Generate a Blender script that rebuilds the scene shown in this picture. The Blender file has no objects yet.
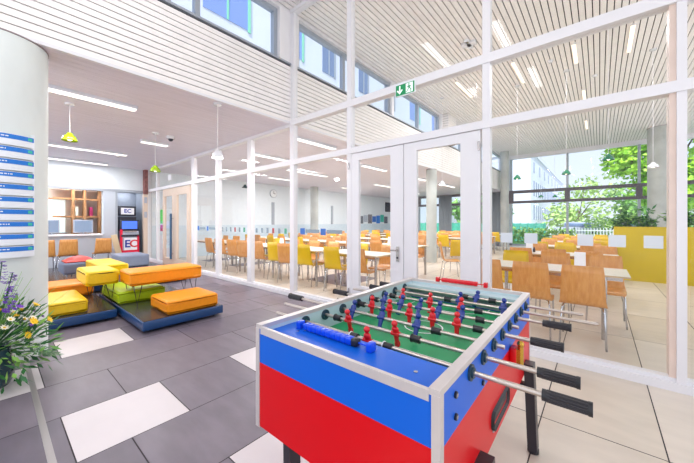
import bpy, bmesh, math, random
from mathutils import Vector, Matrix
random.seed(7)
sc = bpy.context.scene
COL = sc.collection
PI = math.pi

def L(r, g, b):
    f = lambda c: (c/255/12.92) if c <= 10 else ((c/255+.055)/1.055)**2.4
    return (f(r), f(g), f(b), 1)

# ------------------------------------------------ camera
cd = bpy.data.cameras.new('camera'); cam = bpy.data.objects.new('camera', cd); COL.objects.link(cam)
cam.location = (0, 0, 1.35); cam.rotation_euler = (PI/2, 0, math.radians(40.1))
cd.sensor_width = 36; cd.lens = 36*300/694; cd.shift_y = -9.5/694; cd.clip_start = .02; cd.clip_end = 400
sc.camera = cam
# ------------------------------------------------ sky
w = bpy.data.worlds.new('sky'); sc.world = w; w.use_nodes = True
nt = w.node_tree; nt.nodes.clear()
o = nt.nodes.new('ShaderNodeOutputWorld'); b = nt.nodes.new('ShaderNodeBackground')
tc = nt.nodes.new('ShaderNodeTexCoord'); sp = nt.nodes.new('ShaderNodeSeparateXYZ'); cr = nt.nodes.new('ShaderNodeValToRGB')
nt.links.new(tc.outputs['Generated'], sp.inputs[0]); nt.links.new(sp.outputs['Z'], cr.inputs[0])
cr.color_ramp.elements[0].position = 0.0; cr.color_ramp.elements[0].color = L(238, 242, 250)
cr.color_ramp.elements[1].position = .7; cr.color_ramp.elements[1].color = L(206, 222, 250)
nt.links.new(cr.outputs[0], b.inputs[0]); b.inputs[1].default_value = .95
nt.links.new(b.outputs[0], o.inputs[0])
# ------------------------------------------------ sun
sd = bpy.data.lights.new('sun', 'SUN'); sd.energy = 4; sd.angle = .02; sd.color = (1, .95, .88)
so = bpy.data.objects.new('sun', sd); COL.objects.link(so)
so.rotation_euler = Vector((-.25, .55, -.80)).to_track_quat('-Z', 'Y').to_euler()

def area(name, loc, sx, sy, power, rot=(0, 0, 0), col=(1, .985, .99)):
    d = bpy.data.lights.new(name, 'AREA'); d.shape = 'RECTANGLE'; d.size = sx; d.size_y = sy; d.energy = power; d.color = col
    a = bpy.data.objects.new(name, d); COL.objects.link(a); a.location = loc; a.rotation_euler = rot
    return a
area('fill_entrance', (-.5, -3.6, 2.6), 7, 4.5, 34, (PI/2, 0, 0), (.97, .98, 1))  # area fill added in place of unseen entrance windows
area('fill_side', (3.9, 1, 2.4), 4.5, 4.5, 34, (0, PI/2, 0), (.97, .98, 1))  # added fill from the side, brightens fascia and column
area('fill_lounge', (-8.2, -3.4, 1.7), 7, 2.6, 72, (PI/2, 0, 0), (.97, .98, 1))  # added fill for the lounge, stands in for windows out of view
area('fill_dining_side', (5.2, 11, 2.6), 12, 4.5, 140, (0, PI/2, 0), (.98, .99, 1))  # added fill that brightens the dining hall and its high slats
# ------------------------------------------------ exposure
sc.view_settings.view_transform = 'Standard'; sc.view_settings.look = 'None'
sc.view_settings.exposure = .44; sc.view_settings.gamma = 1; sc.view_settings.use_curve_mapping = False

# ================================================ materials
def mat(name, c, rough=.5, metal=0, spec=.5, noise=0, nscale=8, bump=0, stretch=None, emit=0, coat=0, c2=None, transl=0):
    m = bpy.data.materials.new(name); m.use_nodes = True
    n = m.node_tree; p = n.nodes['Principled BSDF']
    p.inputs['Base Color'].default_value = c; p.inputs['Roughness'].default_value = rough
    p.inputs['Metallic'].default_value = metal; p.inputs['Specular IOR Level'].default_value = spec
    p.inputs['Coat Weight'].default_value = coat; p.inputs['Coat Roughness'].default_value = .15
    if emit: p.inputs['Emission Color'].default_value = c; p.inputs['Emission Strength'].default_value = emit
    if noise or c2 or bump:
        t = n.nodes.new('ShaderNodeTexCoord'); mp = n.nodes.new('ShaderNodeMapping'); nz = n.nodes.new('ShaderNodeTexNoise')
        n.links.new(t.outputs['Object'], mp.inputs[0]); n.links.new(mp.outputs[0], nz.inputs['Vector'])
        if stretch: mp.inputs['Scale'].default_value = stretch
        nz.inputs['Scale'].default_value = nscale; nz.inputs['Detail'].default_value = 5
        if noise or c2:
            mx = n.nodes.new('ShaderNodeMix'); mx.data_type = 'RGBA'
            k2 = c2 or tuple(max(0, v*(1-noise)) for v in c[:3])+(1,)
            k1 = c if c2 else tuple(min(1, v*(1+noise*.6)) for v in c[:3])+(1,)
            mx.inputs['A'].default_value = k1; mx.inputs['B'].default_value = k2
            r = n.nodes.new('ShaderNodeMapRange'); r.inputs[1].default_value = .35; r.inputs[2].default_value = .65
            n.links.new(nz.outputs[0], r.inputs[0]); n.links.new(r.outputs[0], mx.inputs['Factor'])
            n.links.new(mx.outputs['Result'], p.inputs['Base Color'])
        if bump:
            bp = n.nodes.new('ShaderNodeBump'); bp.inputs['Strength'].default_value = bump; bp.inputs['Distance'].default_value = .01
            n.links.new(nz.outputs[0], bp.inputs['Height']); n.links.new(bp.outputs[0], p.inputs['Normal'])
    return m

def glass_mat(name, tint=(1, 1, 1, 1), ior=1.45, rough=0.0):
    m = bpy.data.materials.new(name); m.use_nodes = True; n = m.node_tree; n.nodes.clear()
    o = n.nodes.new('ShaderNodeOutputMaterial'); mx = n.nodes.new('ShaderNodeMixShader')
    tr = n.nodes.new('ShaderNodeBsdfTransparent'); gl = n.nodes.new('ShaderNodeBsdfGlossy'); fr = n.nodes.new('ShaderNodeFresnel')
    tr.inputs[0].default_value = tint; gl.inputs['Roughness'].default_value = rough; fr.inputs[0].default_value = ior
    ge = n.nodes.new('ShaderNodeNewGeometry'); mt_ = n.nodes.new('ShaderNodeMath'); mt_.operation = 'SUBTRACT'; mt_.inputs[0].default_value = 1; n.links.new(ge.outputs['Backfacing'], mt_.inputs[1])
    m2_ = n.nodes.new('ShaderNodeMath'); m2_.operation = 'MULTIPLY'; n.links.new(mt_.outputs[0], m2_.inputs[0]); n.links.new(fr.outputs[0], m2_.inputs[1]); n.links.new(m2_.outputs[0], mx.inputs[0]); n.links.new(tr.outputs[0], mx.inputs[1]); n.links.new(gl.outputs[0], mx.inputs[2])
    n.links.new(mx.outputs[0], o.inputs[0]); return m

def frost_mat(name, c, alpha):
    m = mat(name, c, .5); m.node_tree.nodes['Principled BSDF'].inputs['Alpha'].default_value = alpha; return m

M = dict(
    white=mat('white_paint', L(238, 236, 238), .45, noise=.02, nscale=3),
    frame=mat('frame_white', L(232, 231, 235), .35, noise=.02, nscale=2),
    litframe=mat('frame_warm_lit', L(230, 210, 198), .4, noise=.04),  # warm light on the post's reveal, put into the colour
    slat=mat('slat_white', L(246, 242, 240), .5, noise=.03, nscale=5),
    lowslat=mat('slat_pale', L(224, 219, 230), .5, noise=.05, nscale=3, stretch=(8, .6, 1)),
    gap=mat('slat_gap', L(60, 56, 62), .9),
    lowgap=mat('lowslat_gap', L(150, 135, 138), .9),
    wall=mat('wall_white', L(228, 236, 241), .7, noise=.02),
    bluewall=mat('wall_panel', L(206, 222, 232), .5, noise=.03),
    grout=mat('grout', L(70, 64, 68), .9),
    conc=mat('concrete', L(224, 230, 228), .7, noise=.08, nscale=2.2, bump=.12, stretch=(1, 1, .5)),
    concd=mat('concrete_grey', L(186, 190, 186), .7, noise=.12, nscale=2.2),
    tileg=mat('tile_grey', L(120, 111, 122), .38, noise=.12, nscale=3, stretch=(1, 3, 1), bump=.03),
    tileg2=mat('tile_grey_dark', L(106, 98, 110), .38, noise=.12, nscale=3, stretch=(1, 3, 1), bump=.03),
    tilew=mat('tile_white', L(216, 208, 210), .35, noise=.03, nscale=4),
    tileb=mat('tile_beige', L(212, 201, 186), .32, noise=.05, nscale=3, stretch=(1, 3, 1)),
    tileb2=mat('tile_beige_light', L(219, 209, 196), .32, noise=.05, nscale=3, stretch=(1, 3, 1)),
    strip=mat('metal_strip', L(170, 165, 165), .35, .7),
    chrome=mat('chrome', L(205, 208, 214), .18, 1),
    steel=mat('steel', L(190, 186, 184), .25, .95),
    rod=mat('rod_steel', L(196, 186, 178), .28, .9),
    alu=mat('aluminium', L(214, 206, 204), .35, .35, noise=.03, nscale=20),
    tblue=mat('table_blue', L(6, 98, 212), .38, spec=.3),
    tred=mat('table_red', L(216, 2, 18), .34, spec=.3),
    green=mat('pitch_green', L(24, 158, 98), .45, noise=.05),
    inner=mat('inner_white', L(196, 216, 222), .4, noise=.02),
    black=mat('black_plastic', L(34, 34, 40), .4),
    blackmetal=mat('black_metal', L(48, 44, 52), .35, noise=.05),
    grip=mat('grip_black', L(44, 42, 48), .45, noise=.15, nscale=40, stretch=(1, 8, 8)),
    disc=mat('disc_dark', L(38, 66, 82), .4),
    pred=mat('player_red', L(222, 14, 32), .3, coat=.3),
    pblue=mat('player_blue', L(20, 52, 140), .3, coat=.3),
    cblue=mat('counter_blue', L(10, 80, 230), .3, coat=.3),
    wood=mat('chair_wood', L(228, 164, 92), .35, c2=L(216, 146, 74), nscale=3, stretch=(14, 14, 1.2), coat=.2),
    yellow=mat('chair_yellow', L(228, 188, 8), .35, noise=.04, coat=.2),
    ttop=mat('table_top', L(232, 226, 214), .3, noise=.02),
    tedge=mat('table_edge', L(196, 170, 130), .4),
    orange=mat('leather_orange', L(250, 152, 4), .38, noise=.04, bump=.05, nscale=30),
    lyellow=mat('leather_yellow', L(238, 196, 10), .38, noise=.04, bump=.05, nscale=30),
    lime=mat('leather_lime', L(176, 206, 12), .38, noise=.04, bump=.05, nscale=30),
    lgrey=mat('leather_grey', L(100, 110, 134), .45, noise=.04, bump=.05, nscale=30),
    lgrey2=mat('leather_pale_grey', L(140, 150, 172), .45, noise=.04),
    lred=mat('leather_red', L(214, 46, 32), .38, noise=.04, bump=.05, nscale=30),
    lorange2=mat('leather_amber', L(240, 140, 14), .4, noise=.04, bump=.05, nscale=30),
    pfront=mat('platform_blue', L(22, 68, 120), .3, noise=.06, coat=.3),
    ptop=mat('platform_top', L(52, 54, 60), .22, noise=.1, coat=.2),
    blind=mat('frame_grey', L(168, 176, 186), .4, .2),
    darkframe=mat('frame_dark', L(92, 84, 92), .45),
    niche=mat('niche_grey', L(150, 160, 176), .5, noise=.03),
    pil=mat('pilaster', L(196, 204, 214), .5),
    lamp=mat('lamp_diffuser', L(255, 250, 245), .5, emit=1.0),
    lamphousing=mat('lamp_housing', L(225, 228, 235), .4, .2),
    warmlamp=mat('lamp_warm', L(255, 232, 205), .5, emit=1.0),
    officeglow=mat('glowing_pane', L(225, 240, 240), .5, emit=.55),  # emission stands in for daylight behind the office window
    bulb=mat('bulb_glow', L(255, 246, 225), .5, emit=2.2),
    lgreen=mat('shade_green', L(168, 206, 30), .2, coat=.5),
    dgreen=mat('shade_dark_green', L(30, 130, 90), .2, coat=.5),
    wshade=mat('shade_white', L(236, 236, 240), .2, coat=.5),
    signw=mat('sign_white', L(236, 240, 246), .3),
    signb=mat('sign_blue', L(20, 120, 215), .35),
    exitg=mat('exit_green', L(0, 140, 84), .4, emit=.12),
    exitw=mat('exit_white', L(240, 255, 248), .4, emit=.25),
    teal=mat('teal_mark', L(60, 190, 170), .4),
    decal=frost_mat('decal_frost', L(226, 234, 242), .8),
    decalb=frost_mat('decal_blue', L(60, 120, 205), .9),
    decalg=frost_mat('decal_grey', L(150, 170, 185), .75),
    decalr=frost_mat('decal_red', L(190, 90, 100), .75),
    decalgr=frost_mat('decal_green', L(90, 180, 150), .75),
    glass=glass_mat('partition_glass', (.985, .99, .99, 1), 1.38),
    wglass=glass_mat('window_glass', (.93, .96, 1, 1), 1.4),
    screen=mat('screen_lit', L(70, 110, 220), .3, emit=.6),
    screend=mat('screen_grey', L(130, 150, 175), .2),
    atmred=mat('atm_red', L(226, 20, 60), .3, emit=.1),
    atmb=mat('atm_grey', L(170, 176, 190), .35, .2),
    atmdark=mat('atm_dark', L(40, 42, 58), .3),
    ecb=mat('letter_blue', L(30, 60, 170), .4), ecr=mat('letter_red', L(220, 30, 50), .4),
    doorwood=mat('door_wood', L(222, 202, 184), .4, noise=.04, stretch=(8, 8, 1)),
    handleb=mat('handle_blue', L(40, 84, 120), .35),
    officewood=mat('office_wood', L(190, 140, 96), .5, noise=.2, nscale=4),
    officewall=mat('office_wall', L(205, 190, 178), .6, noise=.1, nscale=2),
    paper=mat('paper', L(246, 246, 250), .6),
    build=mat('building_render', L(226, 230, 240), .8, noise=.03, nscale=.6),
    bwin=mat('building_window', L(120, 140, 175), .15),
    nblue=mat('neighbour_blue', L(140, 165, 222), .35), ngreen=mat('neighbour_green', L(150, 225, 190), .4),
    asphalt=mat('ground_paving', L(190, 190, 186), .9, noise=.1),
    lawn=mat('lawn', L(120, 170, 80), .9, noise=.2),
    teal2=mat('fence_teal', L(90, 190, 170), .6, noise=.2, nscale=6),
    leaf=mat('leaf_bright', L(200, 240, 70), .5, c2=L(140, 205, 50), nscale=1.5),
    leaf2=mat('leaf_mid', L(150, 200, 90), .5, c2=L(100, 160, 70), nscale=2),
    leafd=mat('leaf_dark', L(44, 110, 52), .35, noise=.3, nscale=9),
    leafp=mat('leaf_pale', L(190, 220, 130), .5, noise=.2),
    bark=mat('bark', L(110, 90, 70), .9, noise=.2),
    curtain=mat('curtain_grey', L(150, 158, 164), .8),
    pyellow=mat('partition_yellow', L(214, 186, 0), .45, noise=.03),
    purple=mat('petal_purple', L(120, 60, 190), .5), fyel=mat('petal_yellow', L(250, 205, 20), .5), fwhite=mat('petal_white', L(250, 246, 225), .5),
    vase=mat('vase_dark', L(24, 60, 70), .2, coat=.5), mag=mat('poster_magenta', L(190, 50, 110), .5), pgreen=mat('poster_green', L(90, 215, 90), .5),
    brass=mat('brass', L(205, 165, 70), .25, .9), jeans=mat('cabinet_dark', L(90, 96, 110), .5), beige=mat('beige_panel', L(216, 196, 160), .5),
    clockf=mat('clock_face', L(240, 244, 246), .4), brick=mat('pole_brick', L(150, 100, 96), .7, noise=.3, nscale=12),
)
for k in ('leaf', 'leaf2', 'leafp', 'leafd'):
    pass

# ================================================ mesh builder
class MB:
    def __init__(s): s.v = []; s.f = []; s.m = []; s.sm = []; s.mats = []
    def mi(s, mt):
        if mt not in s.mats: s.mats.append(mt)
        return s.mats.index(mt)
    def add(s, vs, fs, mt, smooth=False):
        b = len(s.v); s.v += [tuple(v) for v in vs]; k = s.mi(mt)
        for f in fs: s.f.append([b+i for i in f]); s.m.append(k); s.sm.append(smooth)
        return s
    def box(s, x0, x1, y0, y1, z0, z1, mt, T=None):
        vs = [Vector((x, y, z)) for z in (z0, z1) for x, y in ((x0, y0), (x1, y0), (x1, y1), (x0, y1))]
        if T: vs = [T @ v for v in vs]
        return s.add(vs, [(3, 2, 1, 0), (4, 5, 6, 7), (0, 1, 5, 4), (1, 2, 6, 5), (2, 3, 7, 6), (3, 0, 4, 7)], mt)
    def rbox(s, x0, x1, y0, y1, z0, z1, r, mt, seg=3, T=None, crown=0):
        bm = bmesh.new(); bmesh.ops.create_cube(bm, size=1)
        for v in bm.verts:
            v.co = Vector(((x0+x1)/2+v.co.x*(x1-x0), (y0+y1)/2+v.co.y*(y1-y0), (z0+z1)/2+v.co.z*(z1-z0)))
        if crown:
            bmesh.ops.subdivide_edges(bm, edges=bm.edges[:], cuts=6, use_grid_fill=True)
            for v in bm.verts:
                if v.co.z > z1-1e-5:
                    u = (v.co.x-x0)/(x1-x0)*2-1; q = (v.co.y-y0)/(y1-y0)*2-1
                    v.co.z += crown*(1-u*u)*(1-q*q)
            es = [e for e in bm.edges if len(e.link_faces) == 2 and e.calc_face_angle(0) > 1.0]
        else: es = bm.edges[:]
        bmesh.ops.bevel(bm, geom=es, offset=r, segments=seg, profile=.5, affect='EDGES')
        vs = [v.co.copy() for v in bm.verts]
        if T: vs = [T @ v for v in vs]
        bm.verts.index_update(); fs = [[v.index for v in f.verts] for f in bm.faces]; bm.free()
        return s.add(vs, fs, mt, True)
    def cyl(s, p0, p1, r0, mt, r1=None, n=12, caps=True):
        p0 = Vector(p0); p1 = Vector(p1); r1 = r0 if r1 is None else r1
        d = (p1-p0).normalized(); a = Vector((1, 0, 0)) if abs(d.x) < .9 else Vector((0, 1, 0))
        u = d.cross(a).normalized(); v = d.cross(u)
        vs = []
        for p, r in ((p0, r0), (p1, r1)):
            for i in range(n):
                t = 2*PI*i/n; vs.append(p+(u*math.cos(t)+v*math.sin(t))*r)
        s.add(vs, [(i, (i+1) % n, n+(i+1) % n, n+i) for i in range(n)], mt, True)
        if caps: s.add(vs, [tuple(range(n))[::-1], tuple(range(n, 2*n))], mt)
        return s
    def tube(s, pts, r, mt, n=8):
        pts = [Vector(p) for p in pts]; rings = []; u = None
        for i, p in enumerate(pts):
            d = (pts[min(i+1, len(pts)-1)]-pts[max(i-1, 0)]).normalized()
            if u is None:
                a = Vector((1, 0, 0)) if abs(d.x) < .9 else Vector((0, 1, 0)); u = d.cross(a).normalized()
            else: u = (u-d*u.dot(d)).normalized()
            v = d.cross(u); rr = r[i] if isinstance(r, (list, tuple)) else r
            rings.append([p+(u*math.cos(2*PI*k/n)+v*math.sin(2*PI*k/n))*rr for k in range(n)])
        vs = [q for R in rings for q in R]; fs = []
        for i in range(len(pts)-1):
            for k in range(n): fs.append((i*n+k, i*n+(k+1) % n, (i+1)*n+(k+1) % n, (i+1)*n+k))
        fs += [tuple(range(n))[::-1], tuple((len(pts)-1)*n+k for k in range(n))]
        return s.add(vs, fs, mt, True)
    def lathe(s, prof, mt, c=(0, 0, 0), n=20, sx=1, sy=1, smooth=True, T=None):
        vs = []
        for r, z in prof:
            for k in range(n):
                t = 2*PI*k/n; vs.append(Vector((c[0]+r*math.cos(t)*sx, c[1]+r*math.sin(t)*sy, c[2]+z)))
        if T: vs = [T @ v for v in vs]
        fs = [(i*n+k, i*n+(k+1) % n, (i+1)*n+(k+1) % n, (i+1)*n+k) for i in range(len(prof)-1) for k in range(n)]
        return s.add(vs, fs, mt, smooth)
    def ball(s, c, r, mt, n=12, T=None, sz=1):
        return s.lathe([(max(1e-4, r*math.sin(PI*i/8)), -r*sz*math.cos(PI*i/8)) for i in range(9)], mt, c, n, T=T)
    def quad(s, a, b, c, d, mt): return s.add([a, b, c, d], [(0, 1, 2, 3)], mt)
    def leaf(s, p, d, nrm, l, wd, mt):
        d = d.normalized(); sd = d.cross(nrm).normalized()
        return s.add([p, p+d*l*.5+sd*wd*.5, p+d*l, p+d*l*.5-sd*wd*.5], [(0, 1, 2, 3)], mt)

def link(o, parent=None):
    COL.objects.link(o)
    if parent is not None: o.parent = parent
    return o
def wloc(p):
    v = Vector((0, 0, 0))
    while p is not None: v += p.location; p = p.parent
    return v
def obj(name, mb, parent=None, world=True, loc=None):
    """one mesh object; coordinates given in world space unless world=False"""
    me = bpy.data.meshes.new(name)
    off = wloc(parent) if world else Vector((0, 0, 0))
    if loc is not None: off = off+Vector(loc)
    me.from_pydata([(x-off.x, y-off.y, z-off.z) for x, y, z in mb.v], [], mb.f)
    for m in mb.mats: me.materials.append(m)
    me.polygons.foreach_set('material_index', mb.m); me.polygons.foreach_set('use_smooth', mb.sm)
    me.update()
    o = bpy.data.objects.new(name, me)
    if loc is not None: o.location = loc
    return link(o, parent)
def tag(o, label=None, cat=None, group=None, kind=None):
    if label: o['label'] = label
    if cat: o['category'] = cat
    if group: o['group'] = group
    if kind: o['kind'] = kind
    return o
def thing(name, label, cat, loc=(0, 0, 0), group=None, rz=0):
    e = bpy.data.objects.new(name, None); e.location = loc; e.rotation_euler = (0, 0, rz); e.empty_display_size = .1
    return tag(link(e), label, cat, group)
def st(name, mb, label=None, parent=None):
    o = obj(name, mb, parent)
    if parent is None: o['kind'] = 'structure'
    if label: o['label'] = label
    return o
def dup(root, loc, rz=0, label=None, group=None, cat=None):
    r = root.copy(); COL.objects.link(r); r.location = loc; r.rotation_euler = (0, 0, rz)
    if label: r['label'] = label
    if group: r['group'] = group
    def rec(src, dst):
        for ch in src.children:
            c = ch.copy(); COL.objects.link(c); c.parent = dst; rec(ch, c)
    rec(root, r)
    return r
def text(body, size, depth, mt, T, name, parent, align='CENTER'):
    cu = bpy.data.curves.new(name, 'FONT'); cu.body = body; cu.size = size; cu.extrude = depth; cu.align_x = align; cu.align_y = 'CENTER'
    cu.resolution_u = 3; cu.offset = size*.02
    tmp = bpy.data.objects.new('tmp', cu); COL.objects.link(tmp)
    bpy.context.view_layer.update()
    me = bpy.data.meshes.new_from_object(tmp.evaluated_get(bpy.context.evaluated_depsgraph_get()))
    bpy.data.objects.remove(tmp); bpy.data.curves.remove(cu)
    me.transform(Matrix.Translation(-wloc(parent)) @ T); me.materials.clear(); me.materials.append(mt); me.name = name
    return link(bpy.data.objects.new(name, me), parent)
def rot(ax, deg, loc=(0, 0, 0)): return Matrix.Translation(loc) @ Matrix.Rotation(math.radians(deg), 4, ax)

# ================================================ STRUCTURE
YG = 3.56; XF = -4.31; XW = -12.1; ZL = 3.14; ZH = 5.2; YN = 19.6
# ---- floor : individual tiles in one floor mesh
fl = MB(); fl.box(-17, 5, -4, YN+.1, -.12, -.004, M['grout'])
g = .0035
whites = {(-2.85, .305), (-4.68, .455)}
def tile(x0, x1, y0, y1, mt, z=0.0):
    fl.add([(x0+g, y0+g, z), (x1-g, y0+g, z), (x1-g, y1-g, z), (x0+g, y1-g, z)], [(0, 1, 2, 3)], mt)
rnd = random.Random(3)
P = .61
W = {(-2.85, 'a'): (.31, .92), (-4.68, 'a'): (.45, 1.06), (-2.85, 'b'): (1.54, 2.15), (-1.63, 'a'): (.88, 1.49), (-4.07, 'a'): (-.33, .285), (-3.46, 'a'): (-1.6, -1.0)}
x = -2.85-P*23
joint = {-2.85: .31, -3.46: .69, -4.07: .285, -4.68: .45, -2.24: .57}
while x < 5:
    xr = round(x, 2)
    lob = x < -1.1
    whs = sorted(v for (wx, _), v in W.items() if abs(wx-xr) < .05)
    off = next((v for k, v in joint.items() if abs(k-xr) < .05), rnd.uniform(0, 1.2))
    # lobby side
    if not lob: off = 2.46
    sh = 0 if lob else .1
    y = off-1.22*6
    cuts = []
    while y < YG: cuts.append(y); y += 1.22
    edges = sorted(set([-4]+[c for c in cuts if -4 < c < YG and not any(a-.25 < c < b_+.25 for a, b_ in whs)]+[q for ab in whs for q in ab]+[YG]))
    for a, b_ in zip(edges[:-1], edges[1:]):
        if any(abs(a-p) < .01 and abs(b_-q) < .01 for p, q in whs): mt = M['tilew']
        elif lob: mt = rnd.choice([M['tileg'], M['tileg'], M['tileg2']])
        else: mt = rnd.choice([M['tileb'], M['tileb2']])
        tile(x+sh, x+P+(.1 if (lob and x+P > -1.1) else sh), a, b_, mt)
    y = YG
    while y < YN:
        h = 1.22
        mt = M['tileg2'] if (rnd.random() < .13 and x < -3.5) else rnd.choice([M['tileb'], M['tileb2']])
        tile(x+sh, x+P+(.1 if (lob and x+P > -1.1) else sh), y, min(YN, y+h), mt); y += h
    x += P
fl.box(-9, -1.5, .205, .24, -.003, .0012, M['strip'])
st('floor', fl, 'tiled floor, grey and white in the lobby, beige in the dining hall')
gd = MB(); gd.box(-60, 60, YN+.1, 130, -.3, -.1, M['asphalt']); gd.box(-40, 30, 22, 27, -.1, -.06, M['lawn'])
gd.box(-60, -17, -40, YN+.1, -.3, -.1, M['asphalt'])
st('ground', gd, 'pale paving and lawn outside the far windows')

# ---- ceilings
c = MB(); c.box(XF-.3, 6, -6, YN+1.2, ZH+.03, ZH+.25, M['gap'])
x = XF+.02
while x < 6: c.box(x, x+.083, -6, YN+1.2, ZH, ZH+.028, M['slat']); x += .1
st('ceiling_high', c, 'high slatted white ceiling')
c = MB(); c.box(XW-.1, XF-.02, -4, YN, ZL+.03, ZL+.3, M['lowgap'])
x = XW-.1
while x < XF-.06: c.box(x, min(x+.117, XF-.032), -4, YN, ZL, ZL+.03, M['lowslat']); x += .12
st('ceiling', c, 'low pale boarded ceiling over the lounge')
# ---- fascia of horizontal slats under the clerestory
ZS = 4.2
f = MB(); f.box(XF-.3, XF-.02, -4, YN, ZL+.02, ZS, M['gap'])
z = ZL+.03; pitch = (ZS-.02-z)/13
for i in range(13): f.box(XF-.02, XF+.01, -4, YN, z, z+pitch*.84, M['slat']); z += pitch
f.box(XF-.03, XF+.015, -4, YN, ZL-.004, ZL+.03, M['frame'])
f.box(XF-.3, XF+.03, -4, YN, ZS, ZS+.03, M['blind'])
st('wall_fascia', f, 'white slatted bulkhead between low ceiling and clerestory windows')
# ---- clerestory windows
nwin = 0
def window(x0, x1, y0, y1, z0, z1, fm, t=.06, depth=.08, nm=None, mull=()):
    """rectangular window with frame; plane is x=const if x0==x1 else y=const"""
    global nwin
    nwin += 1
    m = MB(); gm = MB()
    if abs(x1-x0) < 1e-6:
        xa, xb = x0-depth/2, x0+depth/2
        m.box(xa, xb, y0, y1, z0, z0+t, fm); m.box(xa, xb, y0, y1, z1-t, z1, fm)
        m.box(xa, xb, y0, y0+t, z0+t, z1-t, fm); m.box(xa, xb, y1-t, y1, z0+t, z1-t, fm)
        for q in mull: m.box(xa, xb, q-t/2, q+t/2, z0+t, z1-t, fm)
        gm.box(x0-.006, x0+.006, y0+t-.01, y1-t+.01, z0+t-.01, z1-t+.01, M['wglass'])
    else:
        ya, yb = y0-depth/2, y0+depth/2
        m.box(x0, x1, ya, yb, z0, z0+t, fm); m.box(x0, x1, ya, yb, z1-t, z1, fm)
        m.box(x0, x0+t, ya, yb, z0+t, z1-t, fm); m.box(x1-t, x1, ya, yb, z0+t, z1-t, fm)
        for q in mull: m.box(q-t/2, q+t/2, ya, yb, z0+t, z1-t, fm)
        gm.box(x0+t-.01, x1-t+.01, y0-.006, y0+.006, z0+t-.01, z1-t+.01, M['wglass'])
    o = st('window_%d' % nwin, m); g_ = obj('window_pane', gm, o); return o
cw = [(-3.9, 1.4, ()), (1.48, 3.28, (1.9,)), (3.72, 7.0, (5.1, 5.4)), (7.12, 10.3, (8.7,)), (11.3, 13.8, (12.5,)), (14.6, 19.4, (17,))]
pi = MB()
prev = -4
for a, b_, mu in cw:
    window(XF-.12, XF-.12, a, b_, ZS+.03, 5.14, M['blind'], .07, .1, mull=mu)
    if a-prev > .02: pi.box(XF-.25, XF+.0, prev, a, ZS+.03, 5.14, M['white'])
    prev = b_
pi.box(XF-.25, XF, prev, YN, ZS+.03, 5.14, M['white'])
pi.box(XF-.25, XF+.0, -4, YN, 5.14, ZH+.02, M['white'])
st('wall_clerestory', pi, 'white piers and head around clerestory windows')
# slatted pier box in the dining hall
p_ = MB(); p_.box(XF, XF+.2, 10.45, 11.15, ZS, ZH, M['gap']); z = ZS
while z < ZH-.05: p_.box(XF-.0, XF+.22, 10.43, 11.17, z, z+.07, M['slat']); z += .084
st('trim_1', p_, 'slatted pier beside the clerestory windows in the dining hall')

# ---- lounge far wall with office opening and machine niche
wm = MB(); T_ = .18
xa, xb = XW-T_, XW
wm.box(xa, xb, -4, YG+.1, 2.4, ZL, M['wall'])
wm.box(xa, xb, -4, .3, 0, 2.4, M['wall'])
wm.box(xa, xb, .3, 2.3, 0, .93, M['pil'])
wm.box(xa, xb+.02, 2.3, 2.62, 0, 2.4, M['pil'])
wm.box(xa, xb+.01, 3.42, YG+.1, 0, 2.4, M['pil'])
wm.box(xa, xb+.03, .3, 3.45, 2.34, 2.42, M['blind'])
wm.box(xa, xb+.03, 2.62, 2.68, 0, 2.34, M['blind']); wm.box(xa, xb+.03, 3.38, 3.44, 0, 2.34, M['blind'])
st('wall_west', wm, 'white lounge wall with office counter opening and grey niche')
nm = MB(); nm.box(XW-.95, XW-.9, 2.62, 3.44, 0, 2.5, M['niche']); nm.box(XW-.9, XW-T_, 2.6, 2.64, 0, 2.5, M['niche']); nm.box(XW-.9, XW-T_, 3.42, 3.46, 0, 2.5, M['niche']); nm.box(XW-.9, XW-T_, 2.6, 3.46, 2.46, 2.5, M['niche'])
st('wall_niche', nm, 'grey lining of the niche behind the cash machine')
wd = MB(); wd.box(XW-T_, XW, YG+.1, YN, 0, ZL, M['wall']); wd.box(XW, XW+.02, YG+.1, YN, 0, 1.22, M['bluewall'])
st('wall_dining_west', wd, 'white dining hall wall with pale blue dado')
for i, yy in enumerate((8.72, 12.9)):
    t = MB(); t.box(XW, XW+.05, yy, yy+.14, 1.22, 2.3, M['blind']); st('trim_%d' % (i+2), t, 'narrow grey upright on the white dining wall')
# office behind the counter
om = MB(); om.box(-13.95, -13.85, -1.5, 3.6, 0, 3.0, M['officewall']); om.box(-13.95, -12.3, -1.6, -1.5, 0, 3, M['officewall']); om.box(-13.95, -12.3, 3.6, 3.7, 0, 3, M['officewall']); om.box(-13.95, XW-T_, -1.6, 3.7, 3.0, 3.1, M['white'])
st('wall_office', om, 'back walls of the office behind the counter')
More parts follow.
